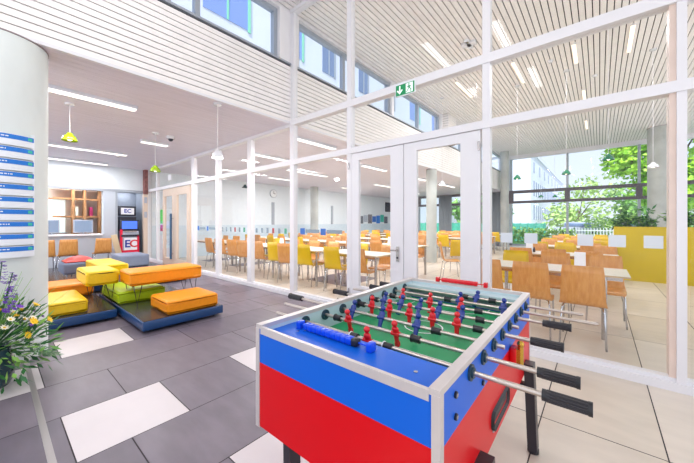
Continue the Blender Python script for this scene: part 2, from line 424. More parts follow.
# north window wall
nw = MB(); nw.box(XW-T_, -9.9, YN, YN+.15, 0, ZL, M['wall'])
nw.box(-9.9, -4.3, YN, YN+.15, 0, .35, M['wall'])
nw.box(XF-.3, -4.05, YN-.1, YN+.15, 0, ZH, M['white'])
nw.box(-4.05, 6, YN-.02, YN+.12, 4.98, ZH, M['frame'])
st('wall_north', nw, 'far wall of the dining hall around its windows')
D = M['darkframe']
def nwindow(x0, x1, z0, z1, mull):
    global nwin
    nwin += 1; m = MB(); gm = MB()
    m.box(x0, x1, YN-.1, YN+.08, 3.0, 3.16, D); m.box(x0, x1, YN-.1, YN+.08, 2.42, 2.56, D)
    for q in mull:
        m.box(q-.11, q+.11, YN-.1, YN+.08, 2.56, 3.0, D); m.box(q-.05, q+.05, YN-.08, YN+.08, z0, 2.42, M['blind']); m.box(q-.05, q+.05, YN-.08, YN+.08, 3.16, z1, M['blind'])
    m.box(x0, x1, YN-.08, YN+.08, z0, z0+.08, M['blind'])
    gm.box(x0, x1, YN, YN+.01, z0, z1, M['wglass'])
    o = st('window_%d' % nwin, m, 'far window with a dark horizontal double frame'); obj('window_pane', gm, o)
nwindow(-4.05, 6, 0, 4.98, (-3.95, -1.3, 1.42, 4))
nwindow(-9.9, -4.35, .35, ZL, (-9.8, -8.2, -6.4, -4.5))

# ---- glazed partition
F_ = M['frame']
gp = MB()
lowx = [(-11.23, -11.09), (-8.56, -8.26), (-7.2, -6.93), (-5.8, -5.53)]
highx = [(-4.37, -4.17), (-3.0, -2.84), (-1.03, -.885), (.445, .55), (2.1, 2.25)]
def post(a, b_, z1):
    c_ = (a+b_)/2; w_ = (b_-a)
    # px-width contains the reveal: thin face plus depth
    gp.box(c_-w_*.27, c_+w_*.27, YG-.045, YG+.045, 0, z1, F_)
for a, b_ in lowx: post(a, b_, ZL)
for a, b_ in highx: post(a, b_, ZH)
gp.box(XW, XW+.08, YG-.05, YG+.06, 0, ZL, F_)
zt = 2.43
gp.box(XW, 4, YG-.055, YG+.06, zt-.045, zt+.045, F_)
gp.box(XW, XF, YG-.055, YG+.06, ZL-.06, ZL+.02, F_)
gp.box(XF, 4, YG-.055, YG+.06, 3.1, 3.2, F_)
gp.box(XF, 4, YG-.055, YG+.06, ZH-.06, ZH, F_)
for a, b_ in ((XW, -10.62), (-8.6, -2.95), (-.95, 4)):
    gp.box(a, b_, YG-.06, YG+.06, 0, .07, F_); gp.box(a, b_, YG-.035, YG+.04, .07, .1, F_)
st('wall_partition', gp, 'white framed glazed partition between lobby and dining hall')
tr = MB(); tr.box(.43, .469, YG-.03, YG+.1, .08, ZH, M['litframe']); st('trim_4', tr, 'side of the right partition post, tinted with warm light')
# glass panes, one structure object per bay
def bay(x0, x1, zs, decals=None):
    global nwin
    nwin += 1; m = MB()
    for z0, z1 in zs: m.box(x0, x1, YG-.005, YG+.005, z0, z1, M['glass'])
    o = st('window_%d' % nwin, m, 'clear glass bay of the partition')
    for (a, b_, z0, z1, mt, lb) in (decals or []):
        d = MB(); d.box(a, b_, YG-.0075, YG-.0055, z0, z1, M[mt]); q = obj('glass_decal', d, o); q['label'] = lb
LZ = [(.1, zt-.04), (zt+.04, ZL-.05)]; HZ = [(.1, zt-.04), (zt+.04, 3.1), (3.2, ZH-.05)]
bay(XW+.08, -11.2, LZ)
bay(-11.1, -10.6, LZ)
bay(-10.6, -8.5, [(zt+.04, ZL-.05)])
blue2 = lambda xs, w_: sum([[(x_, x_+w_, 1.13, 1.24, 'decalb', 'blue square decal'), (x_+w_+.02, x_+w_+.36, 1.16, 1.22, 'decalg', 'pale lettering strip decal')] for x_ in xs], [])
small = lambda x0, n, dx: [(x0+i*dx, x0+i*dx+.07, 1.13, 1.23, ['decalg', 'decalg', 'decalg', 'decalr', 'decalg', 'decalgr'][(i+(x0 < -6.5)*0) % 6], 'small picture decal') for i in range(n)]
bay(-8.34, -7.13, LZ, blue2((-8.2, -7.68), .1))
bay(-7.0, -5.72, LZ, small(-6.9, 6, .19))
bay(-5.6, -4.34, LZ, small(-5.48, 6, .19))
bay(-4.2, -2.98, HZ, blue2((-4.08, -3.57), .12))
bay(-2.9, -1.07, [(zt+.04, 3.1), (3.2, ZH-.05)])
bay(-.96, .47, HZ, [(x_, x_+.115, 1.13, 1.235, 'decal', 'white square decal') for x_ in (-.82, -.595, -.16, .06, .285)])
bay(.55, 2.1, HZ, [(x_, x_+.115, 1.13, 1.235, 'decal', 'white square decal') for x_ in (.8, 1.1)])
# ---- dining double doors (white)
def leaf(n, x0, x1, gx0, gx1, lb):
    m = MB(); z1 = zt-.05; y0, y1 = YG-.038, YG+.012
    m.box(x0, gx0, y0, y1, .02, z1, F_); m.box(gx1, x1, y0, y1, .02, z1, F_)
    m.box(gx0, gx1, y0, y1, .02, .4, F_); m.box(gx0, gx1, y0, y1, 2.27, z1, F_)
    o = st('door_%d' % n, m, lb)
    g_ = MB(); g_.box(gx0, gx1, YG-.02, YG-.01, .4, 2.27, M['glass']); obj('door_glass', g_, o)
    return o
d1 = leaf(1, -2.93, -1.99, -2.74, -2.19, 'left leaf of the white double door with lever handle')
d2 = leaf(2, -1.98, -1.02, -1.8, -1.24, 'right leaf of the white double door')
h = MB(); h.box(-2.09, -2.05, YG-.055, YG-.045, .82, 1.02, M['steel']); h.cyl((-2.07, YG-.05, .97), (-2.07, YG-.1, .97), .01, M['steel']); h.cyl((-2.07, YG-.1, .97), (-2.15, YG-.1, .97), .01, M['steel']); h.cyl((-2.07, YG-.06, .87), (-2.07, YG-.046, .87), .016, M['blackmetal'])
obj('door_handle', h, d1)
for dd, hx in ((d1, -2.92), (d2, -1.03)):
    for hz in (.25, 2.15):
        hg = MB(); hg.cyl((hx, YG-.055, hz), (hx, YG-.055, hz+.1), .011, M['steel']); obj('door_hinge', hg, dd)
# ---- lounge door (pale wood, blue pull bar)
for n, (x0, x1) in enumerate(((-10.62, -9.66), (-9.65, -8.62))):
    m = MB(); y0, y1 = YG-.04, YG+.02; W_ = M['doorwood']
    m.box(x0, x0+.14, y0, y1, .02, 2.37, W_); m.box(x1-.2, x1, y0, y1, .02, 2.37, W_); m.box(x0+.14, x1-.2, y0, y1, .02, .25, W_); m.box(x0+.14, x1-.2, y0, y1, 2.15, 2.37, W_)
    o = st('door_%d' % (n+3), m, 'pale wooden glazed door leaf at the far end of the partition')
    g_ = MB(); g_.box(x0+.14, x1-.2, YG-.015, YG-.005, .25, 2.15, M['glass']); obj('door_glass', g_, o)
    if n == 0:
        h = MB(); h.cyl((x1-.1, y0-.07, .25), (x1-.1, y0-.07, 1.6), .03, M['handleb']); h.cyl((x1-.1, y0, .4), (x1-.1, y0-.07, .4), .012, M['steel']); h.cyl((x1-.1, y0, 1.45), (x1-.1, y0-.07, 1.45), .012, M['steel'])
        q = obj('door_handle', h, o); q['label'] = 'tall blue pull bar'
        for nm_, mt, zz in (('green_poster', 'pgreen', (1.3, 1.75)), ('magenta_poster', 'mag', (1.05, 1.25))):
            pp = MB(); pp.box(-11.02, -10.74, YG+.02, YG+.03, zz[0], zz[1], M[mt]); tag(obj(nm_, pp), '%s notice on the glass beside the pale wooden door' % nm_.split('_')[0], 'poster')
# concrete columns
def column(cx, cy, r, z1, lb):
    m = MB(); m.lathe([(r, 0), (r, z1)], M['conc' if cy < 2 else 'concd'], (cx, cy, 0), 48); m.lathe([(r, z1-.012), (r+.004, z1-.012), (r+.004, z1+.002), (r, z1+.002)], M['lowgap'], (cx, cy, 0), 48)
    m.add([(cx+r*math.cos(2*PI*k/48), cy+r*math.sin(2*PI*k/48), z1) for k in range(48)], [tuple(range(48))], M['conc'])
    o = obj('column', m); tag(o, lb, None, None, 'structure')
column(-4.56, .04, .36, ZL-.01, 'large round concrete column with directory signs')
column(-4.3-.05, 9.6, .17, ZL-.02, 'round concrete column seen through right door leaf')
column(-11.2, 10.7, .2, ZL, 'slim concrete column beside the white dining side wall')
column(-8.7, 15.4, .2, ZL, 'slim concrete column at the back of the dining hall')
column(1.93, 17.6, .42, ZH, 'round concrete column beside the far window')
column(-4.0, 18.2, .2, ZH, 'concrete column at the far window corner')
# reddish post at the far end
m = MB(); m.box(XW+.02, XW+.2, YG-.17, YG-.07, 2.3, ZL, M['brick']); st('trim_5', m, 'reddish post end above the pale panel in the lounge corner')
m = MB(); m.box(XW+.02, XW+.16, YG-.19, YG-.07, 0, 2.3, M['doorwood']); st('trim_6', m, 'pale wooden panel in the lounge corner')
for zz in (1.5, 2.0):
    m = MB(); m.box(XW+.16, XW+.18, YG-.17, YG-.09, zz, zz+.2, M['atmb']); tag(obj('control_panel', m), 'small grey control panel, %s one on the lounge corner panel' % ('lower' if zz < 1.8 else 'upper'), 'control panel')

def strip(x_, y0, y1, z_, w_, lb, warm=False, power=0, drop=.05):
    t = thing('ceiling_light', lb, 'ceiling light', (x_, (y0+y1)/2, z_), 'strip lights')
    m = MB(); m.box(x_-w_/2, x_+w_/2, y0, y1, z_-drop, z_, M['lamphousing']); obj('housing', m, t)
    m = MB(); m.box(x_-w_/2+.008, x_+w_/2-.008, y0+.01, y1-.01, z_-drop-.012, z_-drop, M['warmlamp' if warm else 'lamp']); obj('diffuser', m, t)
    if power:
        a = area('ceiling_light_glow', (x_, (y0+y1)/2, z_-drop-.016), w_, (y1-y0), power)
# ================================================ OUTSIDE
def building():
    t = thing('office_building', 'long white building with rows of narrow windows beyond the far glazing', 'building', (-12, 60, -.1))
    m = MB(); m.box(-18, -6.8, 45, 88, -.1, 10.3, M['build']); m.box(-18.2, -6.6, 44.8, 88.2, 10.3, 10.55, M['build']); obj('facade', m, t)
    n = 0
    for zr, (h, step) in enumerate(((1.9, 1.9), (2.0, 1.9), (1.4, 5))):
        y = 47
        z0 = (1.7, 4.9, 8.0)[zr]
        while y < 86:
            w_ = MB(); w_.box(-6.8, -6.77, y, y+(.95 if zr < 2 else .8), z0, z0+h, M['bwin']); obj('window', w_, t); n += 1; y += step
building()
def neighbour():
    t = thing('neighbour_building', 'pale building with blue panes and green frames seen through the clerestory', 'building', (-15, 10, -.1))
    m = MB(); m.box(-20, -14, -12, 40, -.1, 20, M['build']); obj('facade', m, t)
    for z0 in (8.3, 11.3, 14.3):
        for y, wd in ((-6, 2.3), (-2.4, 2.3), (1.7, 2.3), (6.3, 2.3), (10.2, 2.1), (14.1, 1.1), (18, 1.1), (22, 1.1), (26, 2), (31, 2)):
            w_ = MB(); gm_ = M['ngreen'] if wd > 1.5 else M['blind']
            w_.box(-14, -13.97, y, y+wd, z0, z0+1.9, M['nblue'] if wd > 1.5 else M['bwin']); w_.box(-13.98, -13.94, y+wd*.5, y+wd*.5+.1, z0, z0+1.9, gm_); w_.box(-13.98, -13.94, y+wd, y+wd+.16, z0-.1, z0+2, gm_); obj('window', w_, t)
    for k in range(4):
        w_ = MB(); w_.box(-14.01, -13.97, 0, 39, 10.1+k*3, 10.13+k*3, M['blind']); obj('facade_joint', w_, t)
neighbour()
rf = MB(); rf.box(-14, XF-.3, -4, YN, 3.55, 3.7, M['asphalt']); st('roof', rf, 'flat roof outside the clerestory windows')
def tree(x, y, r, zc, mt, n, name, lb, cat='tree', trunk=True, leafs=.28, sz=1.0, group=None):
    t = thing(name, lb, cat, (x, y, -.1), group)
    R = random.Random(int(x*10+y))
    m = MB()
    cl = [(Vector((x+R.uniform(-.7, .7)*r, y+R.uniform(-.7, .7)*r, zc+R.uniform(-.8, .8)*r*sz)), R.uniform(.3, .5)*r) for _ in range(14)]
    for i in range(n):
        c_, cr_ = R.choice(cl)
        d = Vector((R.gauss(0, 1), R.gauss(0, 1), R.gauss(0, 1))).normalized()
        p = c_+d*cr_*R.uniform(.6, 1)
        m.leaf(p, Vector((R.gauss(0, 1), R.gauss(0, 1), R.gauss(0, .6))), (d+Vector((0, 0, .5))).normalized(), leafs*R.uniform(.6, 1.2), leafs*.6, mt)
    obj('foliage', m, t)
    if trunk:
        q = MB(); q.tube([(x, y, -.1), (x+.05, y, zc*.5), (x, y, zc)], [.16, .12, .05], M['bark'])
        for k in range(5):
            c_, cr_ = cl[k]; q.tube([(x, y, zc*.6), tuple((c_+Vector((x, y, zc*.7)))/2), tuple(c_)], [.07, .05, .02], M['bark'], 6)
        obj('trunk', q, t)
    return t
tree(3.3, 29, 3.2, 5.6, M['leaf'], 6500, 'leafy_tree', 'bright green leafy tree outside the far window on the right', leafs=.42, sz=1.15)
tree(-2.2, 52, 4.0, 3.0, M['leafp'], 1800, 'park_tree', 'pale green tree at the end of the white building', leafs=.6)
tree(2.4, 60, 3.4, 3.2, M['leaf2'], 1800, 'park_tree', 'mid green tree behind the bright leafy tree', leafs=.6)
tree(8.0, 47, 4.5, 4.4, M['leaf2'], 2200, 'park_tree', 'green tree furthest to the right outside', leafs=.6)
tree(-8.6, 29, 2.6, 2.6, M['leaf2'], 1800, 'park_tree', 'green tree seen through the right door leaf', leafs=.45)
tree(-10.8, 37, 2.2, 2.6, M['leaf2'], 1400, 'park_tree', 'green tree outside behind the grey curtain', leafs=.45)
hd = MB(); R_ = random.Random(5)
hd.box(-13.5, -2.9, 25.2, 25.25, -.1, 1.25, M['teal2'])
for k in range(22): hd.box(-13.5+k*.5, -13.45+k*.5, 25.1, 25.2, -.1, 1.32, M['teal2'])
tag(obj('garden_fence', hd), 'low teal fence outside in front of the white building', 'fence')
def hedge(x0, x1, y, h, lb):
    m = MB(); R = random.Random(int(x0*7))
    for i in range(int((x1-x0)*260)):
        p = Vector((R.uniform(x0, x1), y+R.uniform(-.4, .4), R.uniform(0, h)))
        m.leaf(p, Vector((R.gauss(0, 1), R.gauss(0, 1), R.gauss(0, 1))), Vector((R.gauss(0, 1), -1, R.gauss(0, 1))).normalized(), .2, .12, M['leaf2'] if R.random() < .6 else M['leafp'])
    tag(obj('hedge', m), lb, 'hedge')
hedge(-4.8, -1.2, 24.2, .9, 'low clipped hedge before the teal fence')
pk = MB()
for k in range(56): pk.box(-2.7+k*.16, -2.66+k*.16, 26, 26.03, -.1, .95, M['paper'])
pk.box(-2.7, 6.3, 26.03, 26.06, .2, .26, M['paper']); pk.box(-2.7, 6.3, 26.03, 26.06, .75, .81, M['paper'])
tag(obj('picket_fence', pk), 'white picket fence outside right of the teal fence', 'fence')
hedge(-1.0, 5, 33, 1.6, 'tall hedge under the park trees')
def car(x, y, mt, lb):
    t = thing('parked_car', lb, 'car', (x, y, -.1))
    m = MB(); m.rbox(x-2, x+2, y-.85, y+.85, .2, .85, .15, mt); m.rbox(x-1.2, x+1.1, y-.75, y+.75, .75, 1.35, .2, mt); obj('car_body', m, t)
    w_ = MB(); w_.rbox(x-1.1, x+1.0, y-.77, y+.77, .88, 1.25, .1, M['bwin']); obj('car_window', w_, t)
    for sx in (-1.25, 1.25):
        for sy in (-.86, .7):
            q = MB(); q.cyl((x+sx, y+sy, .22), (x+sx, y+sy+.16, .22), .32, M['black'], n=20); obj('wheel', q, t)
car(-1.6, 38, M['atmb'], 'silver car parked outside beyond the hedge'); car(2.8, 37.2, M['white'], 'white car parked outside beneath the leafy tree')

# ================================================ FOOSBALL TABLE
X0, X1, Y0, Y1, ZT, ZB = -1.17, -.333, .765, 2.2, .9, .455
ft = thing('foosball_table', 'red and blue foosball table standing in the middle of the lobby', 'foosball table', (-.74, 1.485, 0))
tk = .03
m = MB()
for (a, b_, c_, d_) in ((X0, X0+tk, Y0, Y1), (X1-tk, X1, Y0, Y1), (X0+tk, X1-tk, Y0, Y0+tk), (X0+tk, X1-tk, Y1-tk, Y1)):
    m.box(a, b_, c_, d_, .735, .882, M['tblue']); m.box(a, b_, c_, d_, ZB, .735, M['tred'])
# inner lining white
m.box(X0+tk, X0+tk+.004, Y0+tk, Y1-tk, .76, .882, M['inner']); m.box(X1-tk-.004, X1-tk, Y0+tk, Y1-tk, .76, .882, M['inner'])
m.box(X0+tk, X1-tk, Y1-tk-.004, Y1-tk, .76, .882, M['inner'])
m.box(X0+tk, X1-tk, Y0+tk, Y1-tk, ZB+.01, ZB+.03, M['tred'])
obj('cabinet', m, ft)
m = MB(); A_ = M['alu']
m.box(X0-.002, X0+tk+.004, Y0-.002, Y1+.002, .882, ZT, A_); m.box(X1-tk-.001, X1+.002, Y0-.002, Y1+.002, .882, ZT, A_)
m.box(X0+tk, X1-tk, Y0-.003, Y0+.012, .862, .892, A_); m.box(X0+tk, X1-tk, Y1-tk, Y1+.002, .882, ZT, A_)
for xx in (X0-.003, X1-.022):
    m.box(xx, xx+.025, Y0-.004, Y0+.022, ZB-.004, .884, A_); m.box(xx, xx+.025, Y1-.022, Y1+.004, ZB-.004, .884, A_)
q = obj('edge_trim', m, ft); q['label'] = 'silver grey edge trim'
m = MB(); m.box(X0+tk+.004, X1-tk-.004, Y0+.012, .975, .835, .866, M['tblue']); m.box(X0+tk+.004, X0+.3, .97, .975, .76, .835, M['tblue']); m.box(X1-.3, X1-tk-.004, .97, .975, .76, .835, M['tblue'])
for xx in (-1.03, -.46): m.cyl((xx, .88, .866), (xx, .88, .868), .007, M['steel'])
q = obj('end_shelf', m, ft); q['label'] = 'blue shelf at the near goal'
m = MB(); m.box(X0+tk+.004, X1-tk-.004, 2.09, Y1-tk-.004, .835, .866, M['inner']); q = obj('end_shelf', m, ft); q['label'] = 'pale shelf at the far goal'
m = MB(); m.box(X0+tk+.004, X1-tk-.004, .975, 2.09, .765, .775, M['green']); obj('pitch', m, ft)
m = MB(); cx, cy, zz = -.74, 1.53, .7762; wl = M['paper']
def ring(cx, cy, r, a0, a1, n=36, w_=.004):
    for k in range(n):
        t0 = a0+(a1-a0)*k/n; t1 = a0+(a1-a0)*(k+1)/n
        m.add([(cx+(r-w_)*math.cos(t0), cy+(r-w_)*math.sin(t0), zz), (cx+(r+w_)*math.cos(t0), cy+(r+w_)*math.sin(t0), zz), (cx+(r+w_)*math.cos(t1), cy+(r+w_)*math.sin(t1), zz), (cx+(r-w_)*math.cos(t1), cy+(r-w_)*math.sin(t1), zz)], [(0, 1, 2, 3)], wl)
ring(cx, cy, .1, 0, 2*PI); ring(cx, .98, .2, 0, PI); ring(cx, 2.085, .2, PI, 2*PI); ring(cx, cy, .008, 0, 2*PI, 10, .006)
for (a, b_, c_, d_) in ((X0+.034, X1-.034, cy-.003, cy+.003), (-1.02, -1.014, .98, 1.2), (-.466, -.46, .98, 1.2), (-1.02, -.46, 1.197, 1.203), (-1.02, -1.014, 1.86, 2.085), (-.466, -.46, 1.86, 2.085), (-1.02, -.46, 1.857, 1.863)):
    m.quad((a, c_, zz), (b_, c_, zz), (b_, d_, zz), (a, d_, zz), wl)
q = obj('pitch_marking', m, ft); q['label'] = 'white pitch lines'
# legs
for sx, sy, yl_ in ((0, 0, 1.0), (1, 0, 1.12), (0, 1, 2.02), (1, 1, 2.05)):
    xt = X1+.024 if sx else X0-.024; xf = X1+.04 if sx else X0-.04; yt = yl_-.02; yf = yl_
    m = MB(); a = .024; c_ = .036
    vs = [(xf-a, yf-c_, .02), (xf+a, yf-c_, .02), (xf+a, yf+c_, .02), (xf-a, yf+c_, .02), (xt-a, yt-c_, .525), (xt+a, yt-c_, .525), (xt+a, yt+c_, .525), (xt-a, yt+c_, .525)]
    m.add(vs, [(3, 2, 1, 0), (4, 5, 6, 7), (0, 1, 5, 4), (1, 2, 6, 5), (2, 3, 7, 6), (3, 0, 4, 7)], M['blackmetal'])
    lg = obj('leg', m, ft)
    q = MB(); q.cyl((xf, yf, 0), (xf, yf, .022), .03, M['black'], n=16); obj('foot', q, lg)
m = MB()
m.box(X0-.01, X1+.01, 2.015, 2.05, .36, .4, M['blackmetal']); obj('crossbar', m, ft)
m = MB(); m.box(X0-.01, X1+.01, 1.04, 1.075, .36, .4, M['blackmetal']); obj('crossbar', m, ft)
# ball return slot, bolts, coin box on the right side
m = MB(); m.rbox(X1-.012, X1+.003, 1.28, 1.56, .51, .585, .025, M['black'], T=None); m.box(X1-.002, X1+.005, 1.3, 1.54, .5, .506, M['alu']); obj('ball_slot', m, ft)
for yy, z_ in ((.88, .84), (.88, .775), (1.16, .76), (2.08, .76)):
    m = MB(); m.cyl((X1, yy, z_), (X1+.006, yy, z_), .01, M['black']); m.cyl((X1+.006, yy, z_), (X1+.008, yy, z_), .006, M['steel']); obj('bolt', m, ft)
m = MB(); m.rbox(X1, X1+.03, 1.6, 1.66, .66, .745, .008, M['tred']); cb = obj('coin_box', m, ft)
m = MB(); m.cyl((X1+.045, 1.63, .65), (X1+.045, 1.63, .755), .013, M['brass'], n=16); m.ball((X1+.045, 1.63, .765), .016, M['brass']); m.box(X1+.03, X1+.045, 1.615, 1.645, .67, .74, M['brass']); obj('coin_lock', m, cb)
# score counters
def counter(x0, x1, y, z, mt, lb):
    m = MB(); m.cyl((x0, y, z+.017), (x1, y, z+.017), .004, mt)
    for e in (x0, x1): m.rbox(e-.012, e+.012, y-.018, y+.018, z, z+.034, .004, mt)
    q = obj('score_counter', m, ft); q['label'] = lb
    n = 11
    for k in range(n):
        c_ = x0+.03+(x1-x0-.09)*k/n
        b_ = MB(); mm = M['black'] if k == n-1 and mt == M['cblue'] else mt
        b_.rbox(c_, c_+.0295, y-.016, y+.016, z+.003, z+.032, .006, mm, 2); obj('score_bead', b_, q)
counter(-1.05, -.66, .915, .866, M['cblue'], 'blue score counter')
counter(-.93, -.59, 2.185, .9, M['pred'], 'red score counter')
# rods
RY = [1.02, 1.165, 1.31, 1.455, 1.60, 1.75, 1.895, 2.04]; ZR = .852
def player(mt):
    m = MB()
    m.ball((0, 0, .058), .0145, mt, 12, sz=1.15)
    m.lathe([(.006, .04), (.009, .042), (.0175, .032), (.0185, .02), (.016, 0), (.0135, -.02), (.012, -.04), (.011, -.056)], mt, n=14, sx=1, sy=.62)
    m.rbox(-.0115, .0115, -.007, .012, -.076, -.05, .003, mt, 2)
    m.cyl((-.022, 0, 0), (.022, 0, 0), .0125, mt, n=12)
    return m
pm = {}
for k in ('pred', 'pblue'):
    mb = player(M[k]); mb.v = [(a*.95, b_*.95, c_*.84) for a, b_, c_ in mb.v]; me = bpy.data.meshes.new('player_'+k); me.from_pydata(mb.v, [], mb.f)
    for q in mb.mats: me.materials.append(q)
    me.polygons.foreach_set('use_smooth', [True]*len(me.polygons)); pm[k] = me
rods = [  # colour, x of players, tilt deg, right end x, left end x, handle side
    ('pred', [-.75], -8, -.12, -1.36, 1), ('pred', [-.97, -.70], -14, -.15, -1.47, 1),
    ('pblue', [-1.06, -.87, -.67], 22, -.29, -1.49, -1), ('pred', [-1.03, -.91, -.785, -.655, -.53], 4, -.21, -1.3, 1),
    ('pblue', [-1.04, -.92, -.8, -.685, -.56], 35, -.29, -1.35, -1), ('pred', [-.99, -.8, -.61], 10, -.2, -1.4, 1),
    ('pblue', [-.67, -.42], 30, -.0, -1.24, -1), ('pblue', [-.61], 50, -.06, -1.24, -1)]
for y, (col_, xs, tilt, xr, xl, side) in zip(RY, rods):
    m = MB(); m.cyl((xl, y, ZR), (xr, y, ZR), .0085, M['rod'], n=14)
    rd = obj('rod', m, ft, loc=(0, y-1.485, ZR))
    for x_ in xs:
        p = bpy.data.objects.new('player', pm[col_]); link(p, rd); p.location = (x_+.74, 0, 0); p.rotation_euler = (math.radians(-tilt), 0, 0)
        p['label'] = ('red' if col_ == 'pred' else 'blue')+' player figure'
    def add(name, mb): return obj(name, mb, rd)
    for sx, xx in ((1, X1), (-1, X0)):
        d = MB(); d.cyl((xx-.002*sx, y, ZR), (xx+.007*sx, y, ZR), .027, M['disc'], n=24); d.cyl((xx+.007*sx, y, ZR), (xx+.014*sx, y, ZR), .017, M['disc'], n=20)
        obj('bearing', d, ft); d = MB(); xi = xx-sx*(tk+.004); d.cyl((xi, y, ZR), (xi-.008*sx, y, ZR), .027, M['disc'], n=24)
        obj('bearing', d, ft)
    for x_ in (min(xs)-.07, max(xs)+.1):
        bmp = MB(); x2 = min(max(x_, X0+.07), X1-.07)
        if any(abs(x2-q) < .04 for q in xs): continue
        bmp.cyl((x2-.018, y, ZR), (x2+.018, y, ZR), .0155, M['black'], n=16); bmp.cyl((x2-.022, y, ZR), (x2-.018, y, ZR), .018, M['paper'] if y < 1.1 else M['black'], n=16); add('rubber_bumper', bmp)
    hb = MB()
    if side > 0: a, b_ = xr, xr+.098
    else: a, b_ = xl, xl-.105
    for k in range(12):
        t = 2*PI*k/12; hb.cyl((a, y+math.cos(t)*.0135, ZR+math.sin(t)*.0135), (b_, y+math.cos(t)*.0135, ZR+math.sin(t)*.0135), .0042, M['grip'], n=6)
    hb.cyl((a, y, ZR), (b_, y, ZR), .0145, M['grip'], n=20); s_ = 1 if b_ > a else -1
    hb.cyl((a-.012*s_, y, ZR), (a+.006*s_, y, ZR), .0165, M['black'], n=20); hb.cyl((b_-.006*s_, y, ZR), (b_+.004*s_, y, ZR), .019, M['black'], n=20)
    add('handle', hb)

ft.rotation_euler = (0, 0, math.radians(.6))
# ================================================ LOUNGE SEATING
def platform(x0, x1, y0, y1, lb):
    t = thing('seating_platform', lb, 'platform', ((x0+x1)/2, (y0+y1)/2, 0))
    m = MB(); m.rbox(x0, x1, y0, y1, .035, .148, .012, M['pfront'], 2); obj('base', m, t)
    m = MB(); m.box(x0+.01, x1-.01, y0+.01, y1-.01, .146, .152, M['ptop']); obj('top_board', m, t)
    for a in (x0+.1, x1-.1):
        for b_ in (y0+.1, y1-.1):
            w_ = MB(); w_.cyl((a-.015, b_, .018), (a+.015, b_, .018), .018, M['black']); w_.box(a-.01, a+.01, b_-.01, b_+.01, .018, .04, M['steel']); obj('wheel', w_, t)
    return t
platform(-6.45, -4.17, 1.17, 2.17, 'low blue black seating platform on wheels, nearest the glass partition')
platform(-7.1, -5.11, -.5, 1.13, 'low blue black seating platform on wheels beside the concrete column')
platform(-10.9, -7.3, .2, 3.0, 'low grey platform at the back of the lounge near the cash machine')
def cushion(x0, x1, y0, y1, z0, z1, mt, lb, crown=.008, r=.035):
    o = MB(); o.rbox(x0, x1, y0, y1, z0, z1, r, M[mt], 4, crown=crown); t = obj('seat_cushion', o, loc=((x0+x1)/2, (y0+y1)/2, z0)); tag(t, lb, 'cushion')
    m = MB(); zz = z1-.05
    pts = [(x0-.002, y0+r, zz), (x0+r, y0-.002, zz), (x1-r, y0-.002, zz), (x1+.002, y0+r, zz), (x1+.002, y1-r, zz), (x1-r, y1+.002, zz), (x0+r, y1+.002, zz), (x0-.002, y1-r, zz), (x0-.002, y0+r, zz)]
    m.tube(pts, .004, M[mt], 6); obj('seam', m, t)
cushion(-4.86, -4.21, 1.45, 2.12, .153, .33, 'orange', 'square orange cushion low on the front corner of the platform')
cushion(-6.3, -5.3, 1.18, 1.8, .153, .33, 'lime', 'lime green cushion lying under the long orange bench')
cushion(-6.1, -5.22, .0, .84, .153, .33, 'lyellow', 'low yellow cushion on the platform beside the column')
cushion(-7.05, -6.4, .1, 1.1, .153, .36, 'lorange2', 'low amber cushion behind the low yellow one')
def bench(x0, x1, y0, y1, z0, z1, mt, lb, zf=.152, name='raised_bench', legs=None, lowc=None):
    t = thing(name, lb, 'bench', ((x0+x1)/2, (y0+y1)/2, zf))
    o = MB(); o.rbox(x0, x1, y0, y1, z0, z1, .035, M[mt], 4, crown=.008); obj('cushion', o, t)
    dx = .1; dy = .1
    legs = legs or [(x0+.08, y0+.1), (x1-.08, y0+.1), (x0+.08, y1-.1), (x1-.08, y1-.1)]
    for k, (a, b_) in enumerate(legs):
        l_ = MB(); s1 = .07 if b_ < (y0+y1)/2 else -.07
        l_.tube([(a, b_-s1*.6, z0+.02), (a+.02, b_, zf+.004), (a, b_+s1, z0+.02)], .007, M['black'], 6); obj('leg', l_, t)
bench(-5.55, -5.0, 1.25, 2.24, .44, .64, 'orange', 'long orange bench on thin black wire legs above the platform')
bench(-6.2, -5.46, .85, 1.235, .44, .65, 'lyellow', 'yellow bench block raised on dark legs, left of the long orange bench', legs=[(-5.55, .99), (-6.1, .99), (-5.6, 1.16), (-6.1, 1.16)])
bench(-7.5, -6.3, 1.16, 1.56, .44, .63, 'lyellow', 'yellow bench behind the raised yellow and orange ones', zf=.004)
def stool():
    t = thing('upholstered_stool', 'grey stool with domed red top on wire legs near the column', 'stool', (-7.75, 1.0, .152))
    o = MB(); o.rbox(-8.05, -7.45, .84, 1.38, .38, .59, .04, M['lgrey'], 4); obj('seat', o, t)
    o = MB(); o.rbox(-8.0, -7.5, .88, 1.33, .575, .61, .02, M['lred'], 3, crown=.09); q = obj('seat_top', o, t); q['label'] = 'red domed top'
    for a in (-7.95, -7.55):
        for b_ in (.94, 1.28):
            l_ = MB(); l_.tube([(a, b_-.05, .43), (a, b_, .156), (a, b_+.05, .43)], .007, M['chrome'], 6); obj('leg', l_, t)
stool()
cushion(-10.6, -9.6, 2.2, 2.85, .153, .46, 'lgrey2', 'long grey block seat in front of the cash machine')
